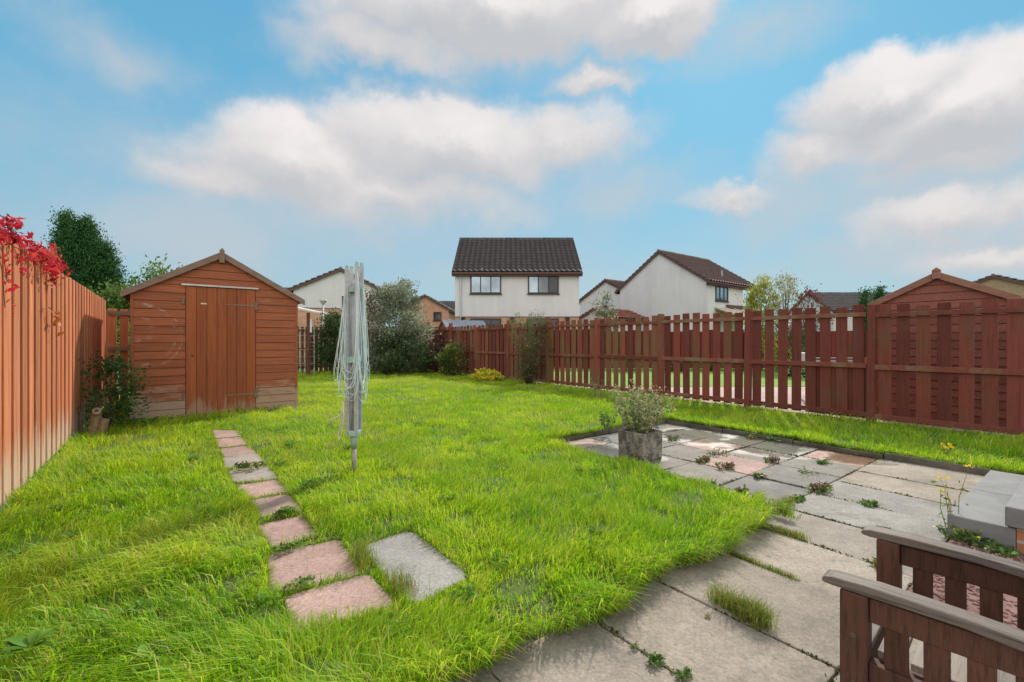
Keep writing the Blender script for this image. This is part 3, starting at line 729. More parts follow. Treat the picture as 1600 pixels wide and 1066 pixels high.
# ================================================================== SHEDS
def shed(label, loc, rz, Wd, D, ez, az, over, wall, barge, door=None, rh=.13, roofm='felt', group=None, fin=(.07,.2)):
    t=thing('garden_shed',label,'shed',loc,rz,group); mid=Wd/2; sl=(az-ez)/mid
    def xl(z): return 0 if z<=ez else (z-ez)/sl
    rows=int((az-.0)/rh)+1
    fr=MB()
    for i in range(rows):
        z0=i*rh+.006; z1=min((i+1)*rh,az-.01)
        if z1<=z0: continue
        a0,a1=xl(z0),xl(z1)
        for (xa,xb) in ([(0,door[0]),(door[1],Wd)] if door and z0<door[2]-.01 else [(0,Wd)]):
            p0,p1=max(xa,a0),min(xb,Wd-a0); q0,q1=max(xa,a1),min(xb,Wd-a1)
            if p1-p0<.02: continue
            poly=[(p0,z0),(p1,z0)]
            if q1-q0>.004:
                if z0<ez<z1 and xb==Wd: poly.append((Wd,ez))
                poly+= [(q1,z1),(q0,z1)]
                if z0<ez<z1 and xa==0: poly.append((0,ez))
            else: poly+=[((q0+q1)/2,z1)]
            dy=random.uniform(-.002,.002)
            n_=len(poly); tt=random.random()
            vs=[(x,-.016+dy-(.008 if z<z0+.01 else 0),z) for x,z in poly]+[(x,.0,z) for x,z in poly]
            fr.add(vs,[tuple(range(n_)),tuple(range(2*n_-1,n_-1,-1))]+[(j,n_+j,n_+(j+1)%n_,(j+1)%n_) for j in range(n_)],tt)
    fr.build('front_wall',wall,t,bevel=.003,seg=1)
    bk=MB(); bk.prism([(.01,.0),(Wd-.01,.0),(Wd-.01,ez),(mid,az-.02),(.01,ez)],.003,.03,.0)
    bk.prism([(0,0),(Wd,0),(Wd,ez),(mid,az-.02),(0,ez)],D-.03,D,.3); bk.build('wall_lining',M['brownfascia'],t)
    for s,x in (('l',0),('r',Wd)):
        b=MB(); z=0
        while z<ez-.02:
            b.b2((x-(.008 if s=='l' else -.0),.032,z+.005),(x+(.0 if s=='l' else .008),D-.032,min(z+rh,ez))); z+=rh
        b.build('side_wall',wall,t)
    b=MB(); ov=over; th=.03; e0=ez-sl*ov
    for sgn in (-1,1):
        xe=mid+sgn*(mid+ov)
        poly=[(mid,az+.0),(xe,e0),(xe,e0+th),(mid,az+th)]
        if sgn>0: poly=poly
        else: poly=poly[::-1]
        b.prism(poly,-.06,D+.08,.5)
    b.build('roof',M[roofm],t)
    for sgn in (-1,1):
        xe=mid+sgn*(mid+ov); b=MB(); hb=.095
        poly=[(mid,az+th+.012),(mid,az+th+.012-hb*1.12),(xe,e0+th+.012-hb*1.0),(xe,e0+th+.012)]
        if sgn>0: poly=poly[::-1]
        b.prism(poly[::-1],-.085,-.061,.4 if sgn<0 else .7); b.build('barge_board',barge,t,bevel=.003,seg=1)
    b=MB(); zt=az+th+.03
    b.prism([(mid-fin[0]/2,zt-fin[1]),(mid+fin[0]/2,zt-fin[1]),(mid+fin[0]/2,zt),(mid,zt+.04),(mid-fin[0]/2,zt)],-.112,-.086,.6); b.build('finial',barge,t,bevel=.003,seg=1)
    for x in (0,Wd): MB().b2((x-.022 if x==0 else x-.02,-.027,0.0),(x+.02 if x==0 else x+.022,-.0245+.024,ez-.05),.35).build('corner_trim',wall,t,bevel=.003,seg=1)
    if door:
        d0,d1,dz=door; dm=MB(); m=7; w_=(d1-d0-.012)/m
        for j in range(m): dm.b2((d0+.006+j*w_+.002,-.03,.02),(d0+.006+(j+1)*w_-.002,-.006,dz-.012))
        do=dm.build('door',M['sheddoor'],t,bevel=.003,seg=1)
        MB().b2((d0+.075,-.0345,.95),(d0+.10,-.0305,.985),0).build('lock_hole',M['black'],do)
        MB().b2((d0+.20,-.037,1.79),(d0+.28,-.0305,1.812)).build('latch_plate',M['rope'],do)
        for z in (1.80,.30):
            h=MB(); h.prism([(d1-.44,z-.004),(d1-.02,z-.018),(d1-.02,z+.018),(d1-.44,z+.010)],-.037,-.0305); h.b2((d1-.018,-.040,z-.065),(d1+.028,-.0255,z+.065)); h.build('strap_hinge',M['iron'] if z<1 else M['barge'],do)
        MB().b2((d0-.05,-.055,dz+.0),(d1+.035,-.0165-.008,dz+.026)).build('door_flashing',M['lintel'],t)
        for z in (1.83,.33): MB().b2((d0-.05,-.034,z-.05),(d0-.012,-.0255,z+.05),0).build('staple',M['iron'],t)
    return t
shed('orange-brown timber shed with plank door and weathered barge boards at the end of the path',W(-.45,8.88,0),GA,2.27,2.05,1.97,2.62,.13,M['shedwall'],M['barge'],(.65,1.63,2.08))
q=W(9.25,2.40)
shed('pinkish-red boarded shed whose gable rises behind the red picket fence at far right',q,GA-math.pi/2,1.56,2.2,1.80,2.20,.07,M['nshed'],M['nshed_barge'],rh=.12,roofm='tile3',fin=(.10,.13))
shed('small orange shed with a pale grey roof beyond the far corner of the picket fence',(X(676,21),22.4,0),R(-62),1.7,2.0,1.62,2.18,.08,M['nshed'],M['nshed_barge'],roofm='greyroof',fin=(.05,.06))

# lean-to and trellis behind the shed
L0=Vector((X(462,16.6),16.6,0))
t=thing('lean_to','open lean-to with a thin white sloping roof just right of the shed','lean-to',L0)
b=MB(); b.prism([(-.9,H(474,16.6)),(.9,H(490,16.6)),(.9,H(490,16.6)+.05),(-.9,H(474,16.6)+.05)],-.6,1.2); b.build('roof',M['lintel'],t)
for x,y in ((.68,-.5),(.68,1.1),(-.8,-.5)): MB().b2((x-.04,y-.04,-.1),(x+.04,y+.04,H(490,16.6)-.0 if x>0 else H(476,16.6))).build('post',M['redfence2'],t)
b=MB(); b.tube([(.80,-.55,H(500,16.6)),(.80,-.55,1.5)],.035,8); b.build('downpipe',M['white'],t)
t=thing('trellis','grey wire trellis against the back fence between the shed and dark shrub','trellis',(X(477,16.2),16.2,0))
b=MB()
for i in range(5): b.tube([(-.32+i*.16,0,-.05),(-.32+i*.16,0,1.75)],.009,5)
for i in range(7): b.tube([(-.34,.018,.15+i*.25),(.34,.018,.15+i*.25)],.007,5)
b.build('wire_frame',M['steel'],t)

# ================================================================== ROTARY DRYER
dp=gp(553,740,0); random.seed(9)
t=thing('rotary_dryer','folded rotary clothes dryer with drooping pale lines standing on the lawn','clothes dryer',dp,R(-6))
MB().tube([(0,0,-.1),(0,0,.24)],.021,14).build('ground_socket',M['rustpipe'],t,smooth=True)
MB().tube([(0,0,.225),(0,0,.25),(0,0,.252),(0,0,.36)],[.024,.025,.030,.032],14).build('collar',M['dryergreen'],t,smooth=True)
MB().tube([(0,0,.36),(0,0,1.72)],.025,14).build('pole',M['steel'],t,smooth=True)
def ringpart(z,r,h):
    b=MB(); n=8; b.tube([(0,0,z-h/2),(0,0,z+h/2)],r,n); return b
ringpart(.37,.062,.05).build('lower_hub',M['dryergreen'],t,bevel=.006)
ringpart(1.66,.058,.045).build('upper_hub',M['dryergreen'],t,bevel=.006)
ends=[]
for k in range(4):
    a=math.pi/4+k*math.pi/2; dx,dy=math.cos(a),math.sin(a)
    lean=random.uniform(-.01,.012)
    p0=Vector((dx*.054,dy*.054,.37)); p1=Vector((dx*(.070+lean),dy*(.070+lean),1.86+random.uniform(-.03,.03))); ends.append((p0,p1))
    ar=MB().bar(p0,p1,.034,.024).build('arm',M['steel'],t,bevel=.003)
    MB().bar(p1-Vector((0,0,.09)),p1+Vector((0,0,.035)),.026,.022).build('tip_cap',M['dryergreen'],ar,bevel=.004)
    MB().bar(p0.lerp(p1,.06)*.35+Vector((0,0,.3)),Vector((dx*.05,dy*.05,1.64)),.013,.011).build('strut',M['steel'],t)
b=MB()
for k in range(4):
    a,bq=ends[k],ends[(k+1)%4]; m=a[0].lerp(a[1],.445); m2=bq[0].lerp(bq[1],.445)
    b.bar(Vector((m.x*1.35,m.y*1.35,m.z)),Vector((m2.x*1.35,m2.y*1.35,m2.z)),.006,.055)
b.build('strap_band',M['dryergreen'],t)
b=MB()
for k in range(4):
    a,bq=ends[k],ends[(k+1)%4]
    for j in range(9):
        f=.98-j*.042-random.uniform(0,.02); p=a[0].lerp(a[1],f); q=bq[0].lerp(bq[1],f+random.uniform(-.02,.02))
        o=((p+q)/2); o.z=0; o.normalize()
        sidew=Vector((-o.y,o.x,0))*random.uniform(-.04,.04)
        zb=.66+.036*(8-j)+random.uniform(-.05,.05); outr=.06+.11*random.random()
        c=Vector((o.x*outr,o.y*outr,zb))+sidew; hw=random.uniform(.035,.085); tn=Matrix.Rotation(random.uniform(-.8,.8),3,'Z')@(q-p); tn.z=0; tn.normalize()
        pts=[]
        for i in range(25):
            sv=-1+2*i/24; aw=abs(sv); sgn_=1 if sv>0 else -1
            e0=p if sv<0 else q; r_top=Vector((e0.x,e0.y,0))*1.15
            tq=sgn_*hw*math.sin(math.pi*aw**.85)
            zz=zb+(e0.z-zb)*aw**2.1
            pt=o*(outr*(1-aw**1.3))+r_top*aw**1.3+tn*tq+sidew*(1-aw); pts.append(Vector((pt.x,pt.y,zz)))
        b.tube(pts,.0027,5,random.random(),False)
b.build('washing_line',M['line'],t,smooth=True)
b=MB(); 
b.tube([(-.075,-.05,.66),(-.085,-.06,.55),(-.12,-.08,.52),(-.17,-.10,.50),(-.19,-.10,.45)],.007,7)
b.tube([(-.075,-.05,.66),(-.07,-.06,.5),(-.09,-.06,.36),(-.11,-.05,.31),(-.125,-.05,.36),(-.10,-.05,.45),(-.08,-.05,.6)],.007,7)
b.build('cord',M['rope'],t,smooth=True)

# ================================================================== GARDEN CHAIR
fx=Vector((-.665,.747,0)); cr=math.atan2(.665,.747)
t=thing('garden_chair','dark slatted timber garden armchair with bleached armrests in the near right corner','chair',(1.286,1.273,PZ),cr)
for s in (-1,1):
    x=s*.24
    a=MB(); n=7
    prof=[(-.30,.585),(-.18,.602),(.0,.612),(.16,.616),(.265,.612),(.285,.606),(.292,.597),(.288,.588),(.265,.586),(0,.588),(-.30,.562)]
    a.M=Matrix.Translation((x,0,0))@Matrix.Rotation(R(90),4,'Z')
    a.prism([(p[0],p[1]) for p in prof][::-1],-.031,.031,.5)
    a.build('armrest',M['chairtop'],t,bevel=.006)
    MB().b2((x-.032,.185,0),(x+.032,.247,.585)).build('front_leg',M['chair'],t,bevel=.004)
    for zp in (.34,.47): MB().tube([(x-.0315,.216,zp),(x-.0335,.216,zp)],.007,10).build('screw_plug',M['bark'],t) if s<0 else None
    MB().bar((x,-.25,0),(x,-.335,.98),.058,.05).build('rear_leg',M['chair'],t,bevel=.004)
    MB().b2((x-.013,-.27,.512),(x+.013,.184,.578)).build('arm_rail',M['chair'],t,bevel=.003)
    MB().b2((x-.020,-.25,.335),(x+.020,.184,.405)).build('side_rail',M['chair'],t,bevel=.003)
    MB().b2((x-.018,-.25,.10),(x+.018,.184,.15)).build('stretcher',M['chair'],t,bevel=.003)
    for k in range(5):
        y=.128-k*.079
        MB().b2((x-.009,y-.024,.405),(x+.009,y+.024,.512)).build('arm_slat',M['chair'],t,bevel=.002) if False else MB().b2((x-.009,y-.025,.402),(x+.009,y+.025,.514)).build('arm_slat',M['chair'],t,bevel=.002)
MB().b2((-.207,.19,.33),(.207,.225,.40)).build('front_rail',M['chair'],t,bevel=.003)
MB().b2((-.222,-.03,.102),(.222,.0,.145)).build('cross_stretcher',M['chair'],t,bevel=.003)
for k in range(7):
    y=.215-k*.07; MB().b2((-.218,y-.027,.407),(.218,y+.027,.427)).build('seat_slat',M['seat'],t,bevel=.003)
MB().bar((-.21,-.328,.93),(.21,-.328,.93),.03,.08).build('top_rail',M['chair'],t,bevel=.004)
MB().bar((-.21,-.283,.46),(.21,-.283,.46),.03,.05).build('back_rail',M['chair'],t,bevel=.004)
for k in range(5):
    x=-.16+k*.08; MB().bar((x,-.286,.485),(x,-.324,.89),.045,.014).build('back_slat',M['chair'],t,bevel=.002)

# ================================================================== STEPS
t=thing('garden_steps','low grey coping-slab steps on a brick base at the right edge of the patio','steps',W(4.04,.664,0),GA)
b=MB()
for k in range(2): b.b2((k*.84+.003,-.30,PZ-.03),((k+1)*.84-.003,0,.076),.3+.3*k)
b.build('lower_step',M['coping'],t,bevel=.008)
b=MB()
for k in range(2):
    for j in range(3): b.b2((k*.84-.02+.003,-.255-.45*(j+1)+.003,.085),((k+1)*.84-.02-.003,-.255-.45*j-.003,.205),.2+.25*k+.1*j)
b.build('upper_coping',M['coping'],t,bevel=.008)
MB().b2((.02,-1.6,PZ-.03),(1.64,-.303,.083)).build('brick_base',M['brick2'],t)

# ================================================================== PLANTER
pv,pu=3.97,2.99
t=thing('planter','square black-stained concrete planter standing on the patio','planter',W(pv+.17,pu+.165,PZ),GA)
b=MB(); o_,w_=.17,.028
ring=[(-o_,-o_),(o_,-o_),(o_,o_),(-o_,o_)]; inn=[(-o_+w_,-o_+w_),(o_-w_,-o_+w_),(o_-w_,o_-w_),(-o_+w_,o_-w_)]
vs=[(x*.97,y*.97,0) for x,y in ring]+[(x,y,.30) for x,y in ring]+[(x,y,.30) for x,y in inn]+[(x,y,.24) for x,y in inn]
fs=[(3,2,1,0)]+[(i,(i+1)%4,4+(i+1)%4,4+i) for i in range(4)]+[(4+i,4+(i+1)%4,8+(i+1)%4,8+i) for i in range(4)]+[(8+i,8+(i+1)%4,12+(i+1)%4,12+i) for i in range(4)]
b.add(vs,fs,.5); b.build('trough',M['planter'],t,bevel=.008)
MB().b2((-.14,-.14,.235),(.14,.14,.27)).build('soil',M['soil'],t)
def stalks(name,label,cat,loc,h,w,n,seed,lmat,leaf=.05,lp=10,smat='gstem',group=None,bias=(0,0),heads=None,aspect=2.2,r=.003):
    rnd=random.Random(seed); rng=np.random.default_rng(seed); t=thing(name,label,cat,loc,0,group); b=MB(); P=[];hd=[]
    for i in range(n):
        a=rnd.uniform(0,6.28); rr=rnd.uniform(0,1)**.6; hh=h*rnd.uniform(.5,1)
        e=Vector((math.cos(a)*rr*w/2+bias[0]*hh,math.sin(a)*rr*w/2+bias[1]*hh,hh)); s0=Vector((math.cos(a)*rr*w*.16,math.sin(a)*rr*w*.16,0))
        mid=s0.lerp(e,.5)+Vector((rnd.uniform(-.03,.03),rnd.uniform(-.03,.03),.05*h))*1
        pts=[s0.lerp(mid,f/3)*(1) if f<3 else None for f in range(3)]+[mid.lerp(e,f/3) for f in range(4)]
        b.tube(pts,[r*(1-.11*k) for k in range(len(pts))],4,rnd.random(),False)
        for j in range(lp):
            f=rnd.uniform(.12,1); p=s0.lerp(mid,f*2) if f<.5 else mid.lerp(e,f*2-1)
            P.append(p+Vector((rnd.gauss(0,.018),rnd.gauss(0,.018),rnd.gauss(0,.012)))*(h/.4)**.5)
        hd.append(e)
    b.build('stems',M[smat],t)
    if P:
        P=np.array([tuple(p) for p in P]); V,Fc=leaves(P,np.full(len(P),leaf),rng,None,aspect,.2)
        link('foliage',npmesh('foliage',V,Fc,rng.random(len(P))),M[lmat],t)
    if heads:
        for e in hd:
            P=np.array([tuple(e+Vector((rnd.gauss(0,heads[1]),rnd.gauss(0,heads[1]),rnd.gauss(0,heads[1]*.6)))) for _ in range(heads[2])])
            V,Fc=leaves(P,np.full(len(P),heads[3]),rng,None,1.6,.3); nm_='flower_head' if heads[0]=='flower' else 'seed_head'; link(nm_,npmesh(nm_,V,Fc,rng.random(len(P))),M[heads[0]],t)
    return t
stalks('planter_weeds','tall scruffy weeds with dry seed heads growing in the concrete planter','plant',W(pv+.17,pu+.165,PZ+.26),.56,.84,46,21,'potplant',.046,30,heads=('dry',.025,7,.022),bias=(.08,0))
stalks('weed','dry pale weed growing at the foot of the concrete planter','weed',gp(992,722,PZ),.17,.34,16,22,'dry',.02,8,smat='stem')

# ragwort by the steps
stalks('ragwort','tall yellow-flowered weed growing beside the grey steps','weed',gp(1487,838,PZ),.50,.20,5,23,'weed',.032,6,heads=('flower',.012,8,.017),bias=(-.03,0))
stalks('low_weed','clump of green leaves with yellow blooms at the foot of the steps','weed',gp(1500,848,PZ),.10,.22,14,24,'weed',.045,7,heads=('flower',.01,1,.024))
stalks('low_weed','low green weed on the red gravel under the brick steps','weed',gp(1552,862,PZ+.01),.06,.24,12,25,'weed',.045,7)
stalks('lawn_flower','three small yellow flowers in the shaded grass strip before the picket fence','flower',gp(1475,712,0),.14,.14,5,26,'weed',.03,3,heads=('flower',.008,9,.03))

# weeds in the paving joints
def rosette(label,px,py,r,n,seed,mat='weed',up=.25,z=PZ,leaf=.05,asp=2.6,name='paving_weed',group='weeds in the paving joints',red=0):
    rng=np.random.default_rng(seed); P0=gp(px,py,z); t=thing(name,label,'weed',P0,0,group)
    a=rng.random(n)*2*np.pi; rr=r*rng.random(n)**.6
    P=np.stack([rr*np.cos(a)*1.35,rr*np.sin(a)*.8,.006+.03*rng.random(n)*(r/.07)],1); 
    M2=np.array([[cg,sg,0],[-sg,cg,0],[0,0,1]]); P=P@M2
    out=P*np.array([1,1,0]); out/=np.linalg.norm(out,axis=1,keepdims=True)+1e-6
    V,Fc=leaves(P,np.full(n,leaf),rng,out*1.5,asp,up); V[:,2]=np.maximum(V[:,2],.002)
    link('leaves',npmesh('leaves',V,Fc,rng.random(n)),M[mat],t)
    if red:
        b=MB(); rnd=random.Random(seed)
        for i in range(red):
            x,y=rnd.uniform(-r,r)*.8,rnd.uniform(-r,r)*.4; hh=rnd.uniform(.02,.065)
            p=Vector((x,y,0)); e=p+Vector((rnd.uniform(-.02,.02),rnd.uniform(-.02,.02),hh)); b.tube([p,p.lerp(e,.5)+Vector((.004,0,0)),e],[.002,.0018,.0015],4,rnd.random(),False)
            for k in range(4): b.box(e+Vector((rnd.gauss(0,.006),rnd.gauss(0,.006),rnd.gauss(0,.008))),(.006,.006,.008),rnd.random())
        b.build('seed_stems',M['redweed'],t)
    return t
rosette('dark green weed rosette with upright seed stems on the pinkish slab nearest the lawn corner',1160,771,.06,60,31,red=6)
rosette('round green weed rosette on the bare slab right of the lawn corner',1247,782,.055,60,32)
rosette('brown and green weed at the lower corner of the bright pink slab',1186,746,.055,55,33,mat='rose')
rosette('yellowish weed with red stems at the left end of the bright pink slab',1098,722,.07,70,34,mat='rose',red=16)
rosette('red-stemmed weeds along the front edge of the bright pink slab',1134,733,.09,40,35,red=26)
rosette('red-stemmed weed spray right of the bright pink slab',1206,723,.08,30,36,red=34)
rosette('wide patch of red-stemmed weed in the middle of the bare concrete slabs',1280,768,.10,70,37,red=40)
rosette('dark weed at the edge of the wet red slab by the kerb',1288,725,.07,60,38)
rosette('low creeping weed between slabs before the wet red slab',1262,742,.10,34,39,leaf=.035)
rosette('bright green weed on the slab joint left of the yellow-flowered weed',1362,791,.065,40,40,leaf=.06)
rosette('bright green weed just beyond the tip of the far armrest',1376,832,.05,50,41,leaf=.055)
rosette('yellow-green weed beside the post of the garden chair',1376,884,.05,40,42,mat='rose')
rosette('green weed in the joint at the bottom edge of the patio',1070,1059,.03,46,43,leaf=.03)
rosette('green weed on the joint of the two nearest slabs left of the chair',1025,1035,.034,55,44,leaf=.03)
rosette('tiny green weed in the joint close to the lawn edge of the nearest slabs',990,1013,.018,22,45,leaf=.02)
rosette('small brown moss clump on the slab left of the grass tuft',1106,965,.014,30,46,mat='dry',leaf=.018,up=.8)
rosette('green weeds beside the kerb at the far end of the patio',1210,690,.11,50,47,leaf=.045)
rosette('yellowing weed on the kerb side behind the pale pink slab',1176,686,.09,50,48,mat='rose',leaf=.05)
rosette('red-stemmed weed right of the planter on the grey slabs',1052,688,.09,30,49,red=22)
rosette('green weed low on the joint below the bright pink slab',1112,757,.05,30,50,leaf=.04)
rosette('weed strip in the joint between the pale pink slab and the bright pink one',1122,712,.12,60,51,leaf=.035,red=8)
rosette('green weed in the joint above the eighth path slab',446,802,.05,46,52,z=.012,leaf=.04)
rosette('green weed in the joint above the ninth path slab',447,857,.05,60,53,z=.012,leaf=.035)
rosette('long green weed in the joint above the nearest path slab',468,916,.055,70,54,z=.012,leaf=.03)
rosette('yellow weed between the fourth and fifth path slabs',390,731,.10,70,55,z=.012,mat='rose',leaf=.05)
# grass tufts
def tuft(label,pts,n,h,seed,z=PZ,spread=.03,fan=.5,mat='tuft',group='grass tufts in the paving joints'):
    rng=np.random.default_rng(seed); P=[gp(p[0],p[1],z) for p in pts]; c=P[0]
    k=rng.random(n)*(len(P)-1); i=np.minimum(k.astype(int),len(P)-2); f=k-i
    A=np.array([tuple(p) for p in P]); B=A[i]*(1-f)[:,None]+A[i+1]*f[:,None]
    x=B[:,0]+rng.normal(size=n)*spread; y=B[:,1]+rng.normal(size=n)*spread
    me=blades('grass_tuft',x-c.x,y-c.y,np.zeros(n),h*(.4+.8*rng.random(n)),.0015+.0016*rng.random(n),rng.random(n)**1.1,rng.random(n)*6.28,fan*(.3+.9*rng.random(n)),rng,M[mat])
    o=link('grass_tuft',me,M[mat],loc=tuple(c)); return tag(o,label,'grass tuft',group)
tuft('large yellow-green grass tuft standing in the joint left of the chair',[(1115,938),(1150,958),(1170,968),(1185,975),(1192,980)],1700,.125,61,spread=.020,fan=.7)
tuft('low brown grass tuft in the joint just right of the lawn corner',[(1198,826),(1225,834),(1255,843)],900,.05,62,spread=.018)
tuft('tawny grass tuft on the joint above the lawn corner',[(1200,803),(1218,794),(1236,788)],900,.085,63,spread=.02)
tuft('thin grass line in the joint between the lawn edge and the slab by the chair',[(1140,865),(1180,882),(1245,908)],900,.04,64,spread=.012)
tuft('dry grass tuft sprouting between the pink path and the grey slab',[(556,868),(566,878),(573,890)],260,.14,65,z=.0,spread=.03)
tuft('dry brown grass tuft on the front corner of the grey slab',[(608,908),(625,918),(640,930)],260,.12,66,z=.0,spread=.03)

# dock weeds in the near left corner of the lawn
def dock(label,px,py,n,L,seed):
    rnd=random.Random(seed); t=thing('dock_weed',label,'weed',gp(px,py,0),0,'broad-leaved weeds in the lawn'); b=MB()
    for i in range(n):
        a=rnd.uniform(0,6.28); l=L*rnd.uniform(.6,1.1); w=l*rnd.uniform(.3,.42); el=rnd.uniform(.35,1.0)
        d=Vector((math.cos(a),math.sin(a),0)); s=Vector((-d.y,d.x,0)); vs=[];m=6
        for k in range(m+1):
            f=k/m; z=.02+l*(math.sin(el)*f-.55*f*f*math.sin(el)); p=d*(l*f*math.cos(el)+.01)+Vector((0,0,z+.025))
            ww=w*.5*math.sin(math.pi*min(.98,f**.8*.96+.03))
            vs+=[p-s*ww+Vector((0,0,ww*.35)),p,p+s*ww+Vector((0,0,ww*.35))]
        fs=[]
        for k in range(m): fs+=[(3*k,3*k+1,3*k+4,3*k+3),(3*k+1,3*k+2,3*k+5,3*k+4)]
        b.add(vs,fs,rnd.random())
    b.build('leaves',M['dock'],t,smooth=True)
dock('large broad-leaved weed in the bottom left corner of the lawn',45,1030,20,.10,71)
dock('broad-leaved weed in the grass at the bottom, a little right of the corner',225,1052,14,.085,72)
dock('broad-leaved weed in the grass beside the foot of the board fence',30,880,14,.09,73)
dock('small leafy weed half hidden in the long grass of the left lawn',112,850,8,.09,74)
dock('broad-leaved weed in front of the left wall of the shed',232,668,10,.22,75)

# stump by the fence
t=thing('tree_stump','sawn-off stump with two short cut stems beside the board fence','stump',gp(145,680,0))
t.rotation_euler=(0,0,R(36))
b=MB(); b.tube([(.0,0,-.06),(.01,.01,.06),(.03,.02,.18),(.035,.0,.30)],[.085,.066,.055,.050],12); b.build('cut_stem',M['stump'],t,smooth=False)
b=MB(); b.tube([(.06,-.02,-.05),(.10,-.04,.10),(.125,-.04,.20)],[.07,.05,.044],11); b.build('cut_stem',M['stump'],t)
b=MB(); b.tube([(-.10,0,-.05),(-.115,0,.12),(-.11,.01,.28),(-.095,.0,.40)],[.028,.024,.021,.020],9); b.build('thin_cut_stem',M['bark'],t)
b=MB(); b.tube([(.035,.02,.25),(.04,-.04,.30),(.045,-.075,.315)],[.045,.050,.044],12); k_=b.build('knot',M['stump'],t)
MB().tube([(.0452,-.0755,.315),(.046,-.079,.3162)],[.022,.020],10).build('hollow',M['black'],k_)
# ================================================================== SHRUBS AND TREES
plant('shrub','dark leafy shrub squeezed between the board fence and the shed','shrub',tuple(W(-.66,8.32)),.92,.80,1500,.058,'rosegreen',81,'round',34,.085,stems=12)
plant('shrub','big grey-green arching shrub at the back of the lawn behind the dryer','shrub',(X(614,17),17.1,0),3.1,3.3,17000,.11,'greygreen',82,'round',150,.16,aspect=3.2,stems=26,up=.15)
plant('shrub','dark green lower half of leafy growth under the grey-green shrub','shrub',(X(628,16.5),16.5,0),1.4,3.0,8000,.09,'darkgreen',83,'round',90,.13,aspect=2.2)
plant('shrub','dark ivy-like shrub beside the trellis at the back of the lawn','shrub',(X(521,16.8),16.8,0),2.05,1.55,7000,.085,'darkgreen',84,'round',90,.13,aspect=2.)
plant('shrub','purple-leaved shrub poking out above the grey-green shrub','shrub',(X(588,18.1),18.1,0),3.0,1.2,1800,.10,'purple',85,'vase',40,.14,z0=1.6)
plant('shrub','airy upright sprays rising from the top of the grey-green shrub','shrub',(X(633,17.6),17.6,0),3.55,.9,900,.10,'greygreen',86,'column',40,.09,z0=2.3,aspect=3,stems=16)
plant('shrub','low rose bush with yellowing leaves at the back corner of the picket fence','shrub',(X(706,15.6),15.6,0),1.05,1.15,2600,.085,'rose',87,'round',50,.10)
plant('shrub','reddish twiggy shrub between the grey-green shrub and the fence corner','shrub',(X(682,17.2),17.2,0),1.4,1.0,1300,.08,'redleaf',88,'round',40,.12,stems=20)
plant('hosta','low mound of bright yellow leaves at the foot of the picket fence','plant',(X(762,13.4),13.5,0),.25,1.05,900,.10,'yellow',89,'dome',40,.07,aspect=1.8,stems=0)
up_=plant('shrub','upright olive-green shrub with bare top twigs against the picket fence','shrub',(X(826,12.5),12.5,0),1.9,1.35,5200,.046,'columnar',90,'vase',150,.06,stems=110,aspect=2.8,srad=.006)
rnd=random.Random(12)
b=MB()
for i in range(16):
    a=rnd.uniform(0,6.28); r=rnd.uniform(.05,.5); p=Vector((r*math.cos(a)*.5,r*math.sin(a)*.5,.9)); e=Vector((r*math.cos(a)*1.1,r*math.sin(a)*1.1,rnd.uniform(1.55,2.05))); b.tube([p,p.lerp(e,.5)+Vector((0,0,.08)),e],[.009,.006,.003],4,.5,False)
b.build('bare_twigs',M['stem'],up_)
# creeper over the fence top
rng=np.random.default_rng(14); rnd=random.Random(14)
t=thing('creeper','scarlet creeper spilling over the top of the board fence','creeper',W(-.95,4.6,1.95),GA)
P=[];b=MB(); OUT=[]
for i in range(24):
    y=rnd.uniform(-.5,1.6)
    if y>1.7: hgt=.12
    pts=[Vector((rnd.uniform(-.15,0),y,rnd.uniform(-.02,.06)))]; n_=rnd.randint(3,6)
    for k in range(n_):
        l=pts[-1]; pts.append(l+Vector((rnd.uniform(-.02,.06) if l.x<.07 else rnd.uniform(-.03,.02),rnd.uniform(-.02,.16),rnd.uniform(-.10,.05) if l.x>.0 else rnd.uniform(-.03,.035))))
    b.tube(pts,.0035,4,.5,False)
    for p in pts[1:]:
        for q in range(2):
            c=p+Vector((rnd.uniform(-.02,.05),rnd.uniform(-.05,.05),rnd.uniform(-.04,.04)))
            base=rnd.uniform(0,6.28)
            for m in range(5):
                P.append(c+Vector((rnd.gauss(0,.02),math.cos(base+m)*.026,math.sin(base+m)*.022-.012)))
for cy,cz,nn in ((.05,-.34,9),(.0,-.52,6),(.35,-.17,9),(-.1,-.20,8)):
    pts=[Vector((.0,cy-.1,0)),Vector((.04,cy-.05,cz*.5)),Vector((.045,cy,cz))]; b.tube(pts,.003,4,.5,False)
    for q in range(nn): P.append(Vector((.05+rnd.uniform(0,.03),cy+rnd.gauss(0,.05),cz+rnd.gauss(0,.045))))
b.build('vines',M['stem'],t)
P=np.array([tuple(p) for p in P]); V,Fc=leaves(P,np.full(len(P),.052),rng,None,2.1,-.1,.4)
tn=np.clip(.5+.28*rng.normal(size=len(P)),0,.88); tn=np.where((P[:,1]>1.6)&(rng.random(len(P))<.6),1.,tn)
link('leaves',npmesh('leaves',V,Fc,tn),M['creeper'],t)
t=thing('creeper_sprig','small brown-green creeper sprig hanging on the face of the board fence','creeper',W(-.93,6.15,1.47),GA)
MB().tube([(.0,-.25,.02),(.02,-.1,.05),(.03,.05,.02),(.04,.12,-.05)],.004,5,.5).build('vine',M['stem'],t)
P=np.array([(.04+.02*rnd.random(),rnd.gauss(.06,.09),rnd.gauss(-.05,.05)) for _ in range(22)]); V,Fc=leaves(P,np.full(22,.07),rng,None,1.8,-.2,.6)
link('leaves',npmesh('leaves',V,Fc,np.full(22,.97)),M['creeper'],t)

